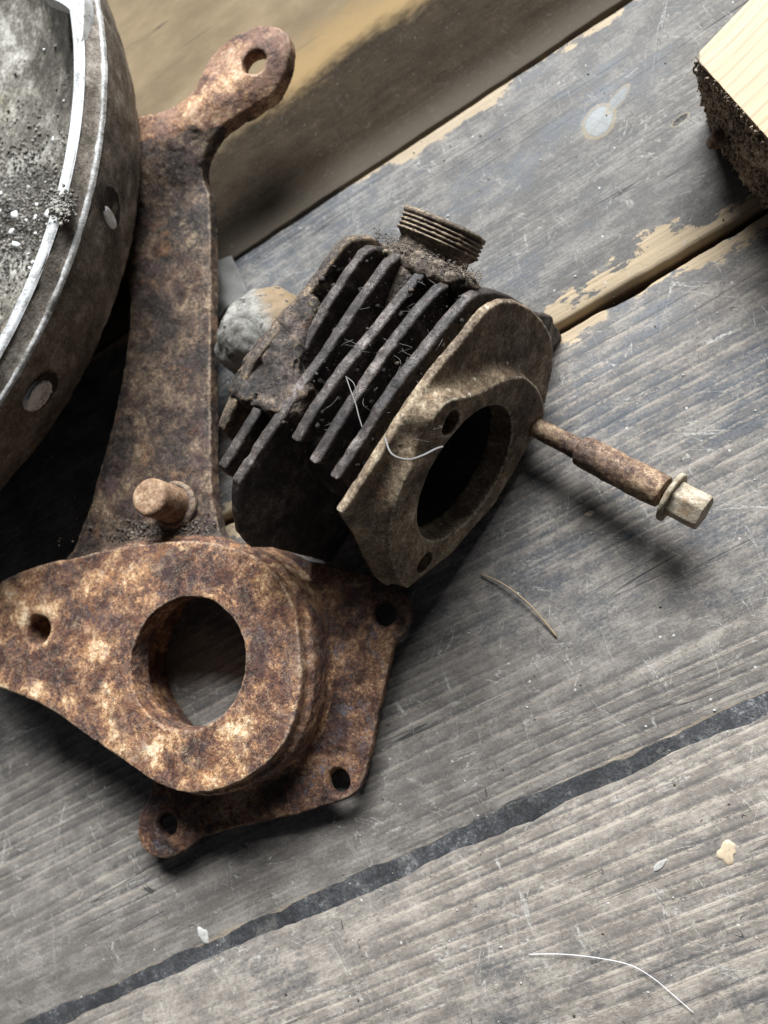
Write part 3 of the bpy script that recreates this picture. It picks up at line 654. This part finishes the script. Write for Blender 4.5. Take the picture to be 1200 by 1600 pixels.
s_ar = extr(d_ar, Z3 - za - und + np.clip(d_ar + 6, 0, 6) ** 2 * 0.010, -7.0, 0.0, 0.6)
F_ = smin(s_bo, s_bo2, 1.2)
F_ = smin(F_, s_ar, 5.0)
F_ = smin(F_, s_pl, 6.0)
he = np.array([at(u, v, ZB)[:2] for u, v in [(203, 1037), (383, 1035), (294, 933), (294, 1142), (230, 965), (357, 965), (357, 1110), (232, 1110)]])
A_m = np.c_[2 * he, np.ones(len(he))]; sol = np.linalg.lstsq(A_m, (he ** 2).sum(1), rcond=None)[0]; HC = sol[:2]; HR = math.sqrt(sol[2] + HC @ HC)
F_ = np.minimum(F_, extr(f32(np.hypot(X2 - HC[0], Y2 - HC[1])) + 0 * Z3 - HR - 11.5, Z3, 1.0, ZP - 1, 1.0))     # unseen tube added under the plate: a support that keeps side light out
slx, sly = 0.03, 0.06                                                # the bore leans a little
F_ = smax(F_, -(np.sqrt((f32(X2) - HC[0] + (Z3 - ZB) * slx) ** 2 + (f32(Y2) - HC[1] + (Z3 - ZB) * sly) ** 2) - HR - 8.0 * np.clip((ZB - 12.0 - Z3) / 1.5, 0, 1)), 1.0)
for u, v, z, r_ in [(57, 984, ZB, 6.0), (600, 960, ZP, 4.6), (528, 1222, ZP, 4.4), (260, 1290, ZP, 4.2)]:
    c = at(u, v, z); F_ = smax(F_, -(f32(np.hypot(X2 - c[0], Y2 - c[1])) + 0 * Z3 - r_ - np.clip(Z3 - z + 1.6, 0, 3) * 0.7), 0.6)
c = arm_pt(396, 95); F_ = smax(F_, -(f32(np.hypot(X2 - c[0], Y2 - c[1])) + 0 * Z3 - 6.0), 0.8)
V, Q = surface_nets(F_, lo, h)
V = rough_up(V, Q, 0.30, 0.16, 5, 40, pits=0.45, pf=0.22)
V[:, 2] = np.maximum(V[:, 2], 0.3)
NRM = quad_normals(V, Q)
orig = np.array([at(300, 1040, 0)[0], at(300, 1040, 0)[1], 0.0])
bracket = thing('rusty_bracket', 'rust-eaten cast iron bracket with a bored boss, corner plate and long flat arm', 'bracket', loc=orig)
Cq = V[Q].mean(1)
def lookup(field, z=None):
    i = np.clip(((Cq[:, 0] - lo[0]) / h).round().astype(int), 0, len(gx) - 1); j = np.clip(((Cq[:, 1] - lo[1]) / h).round().astype(int), 0, len(gy) - 1)
    k = np.clip(((Cq[:, 2] - lo[2]) / h).round().astype(int), 0, len(gz) - 1); f = np.broadcast_to(field, F_.shape); return f[i, j, k]
fields = np.stack([lookup(s_pl) - 0.6, np.minimum(lookup(s_bo), lookup(s_bo2)), lookup(s_ar)]); which = fields.argmin(0)
nz = frac_noise(Cq * 0.2, 3) * 3
which[(which == 2) & (Cq[:, 1] + 0.35 * (Cq[:, 0] - arm_pt(300, 200)[0]) + nz > arm_pt(300, 205)[1])] = 3
for w_, nm in enumerate(('mounting_plate', 'bored_boss', 'flat_arm', 'lug')):
    q = Q[which == w_]; ids, invq = np.unique(q, return_inverse=True)
    me = quad_mesh(nm, V[ids] - orig, invq.reshape(-1, 4))
    o = link(nm, me, M[('plate', 'boss', 'arm', 'lug')[w_]], bracket)
    if len(me.vertices) == len(ids): me.normals_split_custom_set_from_vertices(NRM[ids].tolist())
pb = at(274, 790, ZA); pt_ = None
best = min(np.arange(31, 56, 0.5), key=lambda z: np.hypot(*(at(233, 770, z)[:2] - pb[:2])))
pinc = np.array([pb[0], pb[1], 0]) - orig
V, Q = lathe(dense([(10.6, ZA - 2), (10.2, ZA + 1.4), (9.2, ZA + 2.3), (8.2, ZA + 2.6)], 0.7), 72)
V = rough_up(V, Q[:, ::-1], 0.3, 0.25, 4, 71) + pinc
link('pin_collar', quad_mesh('pin_collar', V, Q), M['arm'], bracket)
V, Q = lathe(dense([(7.9, ZA - 1), (7.8, best - 1.2), (7.4, best - 0.4), (6.6, best), (0.01, best + 0.2)], 0.7), 72)
V = rough_up(V, Q[:, ::-1], 0.14, 0.3, 4, 72) + pinc
link('pin', quad_mesh('pin', V, Q), M['pin'], bracket)

# ------------------------------------------------------------------ cast aluminium drum
KD = 0.94                       # drum profile was measured for a lower rim; bring it nearer
DC = np.array([-271.0 * KD, 374.0 * KD, 0.0])
zd = lambda z: CAM_H - KD * (CAM_H - z)
dp = lambda prof: [(r_ * KD, zd(z_) if z_ > 1 else z_) for r_, z_ in prof]
drum = thing('cast_drum', 'big round dirty aluminium casting with a bright worn rim, left of the rusty bracket', 'drum', loc=DC)
def full(name, prof, mat, seg=360, amp=0.2, freq=0.12, step=2.0, seed=0, pits=0.3):
    V, Q = lathe(dense(dp(prof), step), seg); V = rough_up(V, Q[:, ::-1], amp, freq, 4, seed, pits=pits, pf=0.2)
    return link(name, quad_mesh(name, V, Q), mat, drum)
full('bowl', [(0.01, 38), (110, 39), (150, 43), (172, 52), (186, 64), (194, 74), (197, 78)], M['bowl'], amp=0.6, seed=81)
full('rim_lip', [(196.0, 77.4), (197.0, 78.7), (200.5, 78.8), (201.6, 77.6)], M['lip'], seg=480, step=0.6, amp=0.10, freq=0.06, seed=82, pits=0.15)
full('rim_band', [(201.0, 78.0), (202.0, 75.8), (204.0, 72.0), (205.0, 71.2)], M['cast'], seg=480, step=0.9, amp=0.3, seed=83, pits=0.6)
full('rim_ridge', [(204.6, 71.0), (205.4, 72.2), (206.6, 71.8), (207.0, 70.4)], M['ridge'], seg=480, step=0.5, amp=0.25, freq=0.2, seed=84)
SIDE = [(206.8, 70.6), (206.0, 66), (203, 54), (198, 40), (192.5, 28), (190, 24.5), (187, 22.5), (172, 17), (152, 6), (140, 0.6), (0.01, 0.6)]
full('side_wall', SIDE, M['cast'], seg=480, step=1.2, amp=0.28, seed=85, pits=0.4)
def side_point(u, v):
    """where a pixel's ray first meets the drum's sloping side"""
    r = ray(u, v); best_, bd = None, 1e9
    for z in np.arange(zd(24), zd(72), 0.05):
        P = at(u, v, z); rad = np.hypot(*(P - DC)[:2]); want = KD * np.interp(CAM_H - (CAM_H - z) / KD, [24.5, 28, 40, 54, 66, 70.6], [190, 192.5, 198, 203, 206, 206.8])
        if abs(rad - want) < bd: bd, best_ = abs(rad - want), P
    n_ = best_ - DC; n_[2] = 0; n_ /= np.linalg.norm(n_); n_ = n_ * 0.93 + np.array([0, 0, -0.36]); return best_ - DC, n_ / np.linalg.norm(n_)
def side_disc(name, u, v, prof, mat, sy=1.0, seed=0):
    P, n_ = side_point(u, v); qt = Vector(n_).to_track_quat('Z', 'Y').to_matrix()
    V, Q = lathe(dense(prof, 0.4), 64); V = rough_up(V, Q[:, ::-1], 0.25, 0.4, 3, seed, pits=0.7 if name == 'screw_plug' else 0.0, pf=0.6); V[:, 1] *= sy
    o = link(name, quad_mesh(name, V, Q), mat, drum); mm = qt.to_4x4(); mm.translation = Vector(P) * S; o.matrix_local = mm; return o
side_disc('plug_hole', 65, 612, [(9.2, 0.5), (8.6, 0.75), (7.6, 0.45), (0.01, 0.3)], M['barrel'], seed=90)
side_disc('screw_plug', 59, 618, [(7.4, -1.5), (7.0, 0.9), (6.2, 1.3), (0.01, 1.4)], M['plug'], seed=91)
side_disc('bolt_hole', 172, 322, [(7.2, 0.6), (6.6, 1.0), (5.6, 0.5), (5.0, 0.35), (0.01, 0.3)], M['barrel'], sy=1.5, seed=92)
side_disc('paint_flake', 168, 340, [(3.0, 0.8), (2.6, 1.5), (0.01, 1.6)], M['chip'], sy=2.4, seed=93)
web = np.array([(at(u, v, zd(78.8)) - DC)[:2] for u, v in [(60, -12), (92, 4), (110, 18), (117, 34), (119, 60), (128, 60), (128, -20), (90, -40)]])
lo = (web[:, 0].min() - 2, web[:, 1].min() - 2, zd(72) - 2); hi = (web[:, 0].max() + 2, web[:, 1].max() + 2, zd(78.8) + 2)
(ga, gb, gc), (GA, GB, GC) = grid(lo, hi, 0.4)
V, Q = surface_nets(extr(poly_sdf(smooth_poly(web, 4), *np.meshgrid(ga, gb, indexing='ij'))[:, :, None] + 0 * GC, GC, zd(72), zd(78.8) + 0.1, 0.5), lo, 0.4)
link('rim_web', quad_mesh('rim_web', V, Q), M['lip'], drum)

# ------------------------------------------------------------------ small stones and crumbs
def pebble(c, r, seed, flat=0.6):
    ico = [(0, 0, 1), (0.894, 0, 0.447), (0.276, 0.851, 0.447), (-0.724, 0.526, 0.447), (-0.724, -0.526, 0.447), (0.276, -0.851, 0.447),
           (0.724, 0.526, -0.447), (-0.276, 0.851, -0.447), (-0.894, 0, -0.447), (-0.276, -0.851, -0.447), (0.724, -0.526, -0.447), (0, 0, -1)]
    fc = [(0, 1, 2), (0, 2, 3), (0, 3, 4), (0, 4, 5), (0, 5, 1), (1, 6, 2), (2, 7, 3), (3, 8, 4), (4, 9, 5), (5, 10, 1), (2, 6, 7), (3, 7, 8), (4, 8, 9), (5, 9, 10), (1, 10, 6), (6, 11, 7), (7, 11, 8), (8, 11, 9), (9, 11, 10), (10, 11, 6)]
    g = np.random.default_rng(seed); V = np.array(ico) * (0.7 + 0.6 * g.random((12, 1))); t_ = g.random() * 6.28
    V = V * [1, 0.6 + 0.5 * g.random(), flat]; V = np.c_[V[:, 0] * math.cos(t_) - V[:, 1] * math.sin(t_), V[:, 0] * math.sin(t_) + V[:, 1] * math.cos(t_), V[:, 2]]
    return V * r + np.asarray(c), fc
bowl_z = lambda r_: zd(np.interp(r_ / KD, [0, 110, 150, 172, 186, 194, 197], [38, 39, 43, 52, 64, 74, 78]))
bag, bagw = Bag(), Bag(); k = 0
for _ in range(9000):
    u, v = 40 + RNG.normal() * 60, 340 + RNG.normal() * 75
    z = 60.0
    for _i in range(10): P = at(u, v, z); rad = np.hypot(*(P - DC)[:2]); z = 0.5 * z + 0.5 * bowl_z(rad)
    if rad > 197 * KD: continue
    k += 1; r_ = min(abs(RNG.normal()), 2.0) ** 2 * 0.2 + 0.14; b_ = bagw if RNG.random() < 0.012 else bag
    b_.add(*pebble((P[0], P[1], z + r_ * 0.3 + max(0, 3 * math.exp(-((u - 50) ** 2 + (v - 330) ** 2) / 3000))), r_ * (2.6 if b_ is bagw else 1), k, 0.25 if b_ is bagw else 0.6))
for _ in range(420):     # the heap spills over the lip
    u, v = 97 + RNG.normal() * 9, 322 + RNG.normal() * 11; P = at(u, v, zd(79)); k += 1; r_ = 0.22 + abs(RNG.normal()) * 0.4
    bag.add(*pebble((P[0], P[1], zd(78.8) + RNG.random() * 1.5), r_, k))
o = bag.build('grit', M['grit']); tag(o, 'grey grit and crumbled dirt heaped inside the aluminium drum', 'grit', 'stuff')
o = bagw.build('paint_chips', M['chip']); tag(o, 'white paint flakes lying among the grit in the drum', 'paint chips', 'stuff')
bag, bag2 = Bag(), Bag()
for _ in range(1100):
    x, y = RNG.uniform(-220, 150), RNG.uniform(-110, 245); k += 1; r_ = 0.11 + min(abs(RNG.normal()), 1.8) ** 2 * 0.15
    (bag if RNG.random() < 0.6 else bag2).add(*pebble((x, y, r_ * 0.2), r_, k, 0.4))
o = bag.build('crumbs', M['crumb']); tag(o, 'tiny pale plaster crumbs strewn over the grey boards', 'crumbs', 'stuff')
o = bag2.build('dust_crumbs', M['soil']); tag(o, 'tiny brown dirt crumbs strewn over the grey boards', 'dirt crumbs', 'stuff')

def chip(name, u, v, w_, l_, rot_, mat, label, cat, seed):
    c = at(u, v, 0); g = np.random.default_rng(seed); n = 26; V = []
    for z, k_ in ((0.02, 1.0), (0.32, 0.96), (0.42, 0.75), (0.40, 0.02)):
        for i in range(n):
            t_ = 6.283 * i / n; rr_ = 1 + 0.42 * frac_noise(np.array([[math.cos(t_) * 1.6 + seed, math.sin(t_) * 1.6, 0.3]]), seed)[0] + 0.12 * (g.random() if z < 0.1 else 0)
            x_, y_ = w_ * rr_ * math.cos(t_) * k_, l_ * rr_ * math.sin(t_) * k_
            V.append((x_ * math.cos(rot_) - y_ * math.sin(rot_), x_ * math.sin(rot_) + y_ * math.cos(rot_), z))
    Fq = [(j_ * n + i, j_ * n + (i + 1) % n, (j_ + 1) * n + (i + 1) % n, (j_ + 1) * n + i) for j_ in range(3) for i in range(n)]
    o = link(name, mesh(name, V, Fq), mat); o.location = Vector((c[0], c[1], 0)) * S; tag(o, label, cat, group={'plaster': 'plaster marks on the boards'}.get(cat, 'tan paint flakes on the boards'))
M['tan_chip'] = rusty('tan_paint_chip', [(0.3, (0.44, 0.34, 0.22)), (0.6, (0.56, 0.45, 0.31))], 0.3, 1.0, bump=0.2, pit=0.1)
chip('paint_flake', 1137, 1331, 3.6, 2.6, 0.6, M['tan_chip'], 'tan paint flake lying on the boards near the right edge, below the black strip', 'paint flake', 3)
chip('paint_flake', 921, 803, 1.6, 1.0, 0.2, M['tan_chip'], 'tiny tan paint flake on the grey board below the rusty bolt', 'paint flake', 5)
chip('plaster_smear', 318, 1462, 1.9, 3.2, 0.3, M['crumb'], 'dried pale plaster blob on the boards just above the black strip, lower left', 'plaster', 8)
chip('plaster_smear', 1030, 1352, 3.0, 1.0, 0.3, M['crumb'], 'thin pale plaster streak left of the tan paint flake', 'plaster', 9)

# dirt packed between the fins and on the arm
bag = Bag()
def cyl_world(a, b, c): return Q0 + A_ * a + B_ * b + C_ * c
bagd = Bag()
for _ in range(1300):
    gap = RNG.choice([-5.5, -16.5, -27, -38, -49, -60]); b = RNG.uniform(14, 80); k += 1
    wall = RNG.choice([-1, 1]); a = gap + wall * RNG.uniform(2.4, 4.0); r_ = 0.16 + min(abs(RNG.normal()), 2) ** 2 * 0.28
    (bagd if RNG.random() < 0.94 else bag).add(*pebble(cyl_world(a, b, -3.0 - abs(RNG.normal()) * 7), r_, k, 0.9))
o = bagd.build('soot_crumbs', M['barrel']); tag(o, 'black oily soot crumbs packed between the cylinder fins', 'soot', 'stuff')
for _ in range(900):
    u, v = RNG.uniform(584, 752), 390 + RNG.normal() * 6; P = onplane(u, v + (u - 640) * 0.40, Q0 - C_ * 3.9, C_); k += 1; r_ = 0.10 + abs(RNG.normal()) * 0.15
    bag.add(*pebble(P, r_, k, 0.9))
for _ in range(900):
    u, v = 245 + RNG.normal() * 42, 832 + RNG.normal() * 12; P = at(u, v, ZA); k += 1; r_ = 0.15 + abs(RNG.normal()) * 0.3
    bag.add(*pebble((P[0], P[1], ZA + RNG.random()), r_, k, 0.8))
o = bag.build('dirt', M['soil']); tag(o, 'brown dirt and fluff caught between the cylinder fins and beside the pin', 'dirt', 'stuff')

# ------------------------------------------------------------------ pale lump behind the cylinder
t = NT('mottled_pale_stone'); p = t.obj
f = t.add(t.mul(t.noise(p, 0.12, 5, 0.6), 0.6), t.mul(t.noise(p, 1.2, 4, 0.65), 0.4))
colr = t.ramp(f, [(0.36, (0.08, 0.074, 0.062)), (0.5, (0.19, 0.18, 0.155)), (0.62, (0.36, 0.345, 0.305))])
tanm = t.ss(t.add(t.xyz(p)[0], t.mul(t.math('SUBTRACT', t.noise(p, 0.2, 4), 0.5), 14)), 4.0, 12.0)
colr = t.mix(tanm, colr, t.mix(f, (0.13, 0.085, 0.042), (0.28, 0.20, 0.115)))
spots = t.ss(t.noise(t.vadd(p, (40, 3, 9)), 0.22, 4, 0.6), 0.60, 0.66)
colr = t.mix(spots, colr, (0.03, 0.027, 0.024))
M['lump'] = t.out(colr, 0.75, t.bump(f, 0.6, 0.7))
lc = at(420, 528, 20.0)
V, Q = lathe([(0.01 + 21.5 * math.sin(a), -19.5 * math.cos(a)) for a in np.linspace(0, math.pi, 60)], 100)
V = rough_up(V, Q[:, ::-1], 1.6, 0.06, 5, 95, pits=1.2, pf=0.12)
V[:, 2] = np.maximum(V[:, 2], -19.4)
o = link('pale_stone', quad_mesh('pale_stone', V, Q), M['lump']); o.location = Vector(lc) * S
tag(o, 'rounded pale grey and tan lump tucked behind the finned cylinder', 'stone')
# grey scrap of cloth beside the arm
rg = at(352, 452, 3.0); V, Fc = [], []
for i in range(16):
    for j in range(16):
        x, y = (i - 7.5) * 1.3, (j - 7.5) * 1.8
        V.append((x, y, 3.2 + 4.5 * math.exp(-(x * x) / 45) + 1.2 * fbm(np.array([[x, y, 2.0]]), 0.15, 3, 0.5, 3)[0]))
for i in range(15):
    for j in range(15): Fc.append((i * 16 + j, (i + 1) * 16 + j, (i + 1) * 16 + j + 1, i * 16 + j + 1))
o = link('cloth_scrap', mesh('cloth_scrap', V, Fc), plain('grey_cloth', (0.13, 0.125, 0.115), 0.9)); o.location = Vector((rg[0], rg[1], 0)) * S
sm = o.modifiers.new('thick', 'SOLIDIFY'); sm.thickness = 0.0008
tag(o, 'crumpled grey scrap of cloth on the boards beside the rusty arm', 'cloth')

# ------------------------------------------------------------------ block of wood with bark
ZT = 42.0
k0 = at(1085, 88, ZT); k1 = at(1172, -2, ZT); k2 = at(1205, 222, ZT)
ux = (k1 - k0) / np.linalg.norm(k1 - k0); uy = (k2 - k0) / np.linalg.norm(k2 - k0)
block = thing('wood_block', 'fresh pale sawn wood offcut with dark brown bark on its edge', 'wood block', loc=(k0[0], k0[1], 0))
t = NT('fresh_sawn_pine'); ang = math.atan2(ux[1], ux[0]); p = t.rot(t.obj, -ang + 0.05)
wv = t.noise(t.vmul(p, (0.015, 0.03, 0)), 1.0, 2, col=True); pw = t.vadd(p, t.vmul(wv, (0, 10, 0)))
w = t.n.new('ShaderNodeTexWave'); w.bands_direction = 'Y'; w.wave_profile = 'SAW'; t.put(w.inputs['Vector'], t.vmul(pw, (0.02, 1, 1))); w.inputs['Scale'].default_value = 0.075; w.inputs['Distortion'].default_value = 1.2; w.inputs['Detail'].default_value = 2
fb = t.noise(t.vmul(pw, (0.05, 1.2, 1.2)), 1.0, 5, 0.65)
colr = t.mix(t.ss(w.outputs['Fac'], 0.55, 1.0), (0.43, 0.31, 0.165), (0.34, 0.205, 0.10))
colr = t.mix(t.mul(t.ss(fb, 0.35, 0.7), 0.45), colr, (0.48, 0.38, 0.235))
M['pine'] = t.out(colr, 0.55, t.bump(t.add(fb, t.mul(w.outputs['Fac'], 0.4)), 0.25, 0.5))
M['bark'] = rusty('coarse_bark', [(0.36, (0.07, 0.048, 0.032)), (0.47, (0.20, 0.145, 0.100)), (0.56, (0.36, 0.27, 0.19)), (0.68, (0.62, 0.50, 0.37))], 0.4, 1.1, bump=1.2)
LX, LY = 150.0, 130.0
def edge_pt(s_, off): return uy[:2] * s_ + ux[:2] * off
ns, nt = 90, 26
V, Q = [], []
for i in range(ns):
    s_ = LY * i / (ns - 1)
    for j in range(nt):
        q = j / (nt - 1); z = ZT * (1 - q)
        bulge = 1.0 - 0.8 * math.sin(q * math.pi) + 3.5 * q + 8.0 * q * math.exp(-s_ / 14.0)
        P = edge_pt(s_, bulge - 1.2); V.append((P[0], P[1], z))
# the bark edge faces the drum side: push it out and roughen it
V = np.array(V); out_n = np.array([-ux[0], -ux[1], 0])
rgh = fbm(V, 0.35, 4, 0.6, 77) * 1.0 + fbm(V, 0.06, 2, 0.5, 78) * 1.2
edge_fade = np.clip((ZT - V[:, 2]) / 2.0, 0.12, 1)
V = V + out_n * (rgh * edge_fade)[:, None]; V[:, 2] = np.maximum(V[:, 2], 0.4)
for i in range(ns - 1):
    for j in range(nt - 1): Q.append((i * nt + j, (i + 1) * nt + j, (i + 1) * nt + j + 1, i * nt + j + 1))
o = link('bark', quad_mesh('bark', V, np.array(Q)), M['bark'], block)
rim = [tuple(V[i * nt][:2]) for i in range(ns)]
c0 = edge_pt(0, 2.0)
outline = [tuple(c0), *rim[2:], tuple(edge_pt(LY, LX)), tuple(edge_pt(0, LX))]
nO = len(outline); rimb = [tuple(V[i * nt + nt - 1][:2] + ux[:2] * 1.6) for i in range(ns)]
out2 = [tuple(np.array(p_) + ux[:2] * 1.5) for p_ in outline[:ns - 1]] + outline[ns - 1:]
outb = [tuple(edge_pt(0, 2.0) + ux[:2] * 12), *rimb[2:], outline[-2], outline[-1]]
Vb = [(x, y, ZT) for x, y in outline] + [(x, y, ZT - 1.3) for x, y in out2] + [(x, y, 0.4) for x, y in outb]
Fb = [tuple(range(nO)), tuple(range(2 * nO, 3 * nO))[::-1]]
for L_ in (0, nO): Fb += [(L_ + (i + 1) % nO, L_ + i, L_ + nO + i, L_ + nO + (i + 1) % nO) for i in range(nO)]
o = link('sawn_wood', mesh('sawn_wood', Vb, Fb), M['pine'], block, smooth=False)
bv = o.modifiers.new('bevel', 'BEVEL'); bv.width = 0.0005; bv.segments = 3; bv.limit_method = 'ANGLE'; bv.angle_limit = math.radians(50)
bag = Bag()
for _ in range(4200):
    s_ = RNG.uniform(0, LY); z = RNG.uniform(1, ZT - 0.4); q = 1 - z / ZT; P = edge_pt(s_, -0.6 - 0.8 * math.sin(q * math.pi) + 3.5 * q + 8.0 * q * math.exp(-s_ / 14.0) + RNG.normal() * 0.5); k += 1
    bag.add(*pebble((P[0], P[1], z), 0.15 + abs(RNG.normal()) * 0.25, k, 2.2))
o = bag.build('bark_flakes', M['bark'], block); o['kind'] = 'stuff'
fp = at(1121, 217, 16.0) - np.array([k0[0], k0[1], 0])
V, Fc = tube([fp + [-4, -1, -1], fp + [-3.2, -0.8, -0.6], fp + [0, 0, 0], fp + [5, 1, 0.5], fp + [9, 2, 1]], [0.6, 2.4, 3.4, 3.4, 3.0], 18)
link('twig_stub', mesh('twig_stub', V, Fc), M['bolt'], block)

# ------------------------------------------------------------------ hair, straw, cobweb
V, Fc = tube(spline([at(u, v, 0.5 + e_) for u, v, e_ in [(826, 1491, 0.3), (880, 1491, 0.8), (935, 1497, 1.2), (985, 1508, 1.2), (1020, 1528, 0.8), (1050, 1553, 0.5), (1084, 1583, 0.2)]]), 0.12, 6)
tag(link('white_hair', mesh('white_hair', V, Fc), M['hair']), 'long curved white hair lying on the boards at the lower right', 'hair')
V, Fc = tube(spline([at(u, v, 0.5 + e_) for u, v, e_ in [(752, 897, 0.5), (785, 912, 1.5), (820, 938, 1.8), (848, 968, 1.0), (870, 995, 0.2)]]), [0.34] * 33, 6)
tag(link('straw', mesh('straw', V, Fc), M['straw']), 'thin bent straw on the shaded board below the flange', 'straw')
bag = Bag()
def strand(pts, c, r=0.12):
    P = [onplane(u, v, Q0 + C_ * q, C_) for (u, v), q in zip(pts, c)]; bag.add(*tube(spline(P), r, 5))
strand([(601, 683), (612, 709), (637, 718), (660, 712), (680, 702), (692, 698)], [1.5, 4, 6, 6, 4, 2], 0.28)
strand([(541, 590), (548, 610), (556, 632), (560, 648), (566, 668)], [1, 2, 2, 2, 1.5], 0.16)
strand([(540, 588), (552, 598), (557, 612)], [1, 2.5, 2.0], 0.12)
for _ in range(34):
    u, v = RNG.uniform(520, 690), RNG.uniform(430, 690)
    if v > 1180 - u * 0.85 + 120 or v < 900 - u * 0.85: continue
    t_ = RNG.uniform(0, 6.28); l_ = RNG.uniform(10, 36); w_ = RNG.normal() * 8
    strand([(u, v), (u + l_ * 0.5 * math.cos(t_) + w_, v + l_ * 0.5 * math.sin(t_)), (u + l_ * math.cos(t_), v + l_ * math.sin(t_))], [-1 - 5 * RNG.random(), -2 + 1.5 * RNG.normal(), -1 - 5 * RNG.random()], 0.045)
tag(bag.build('cobweb', M['web']), 'grey cobweb threads and fluff strung across the sooty fins', 'cobweb', 'stuff')
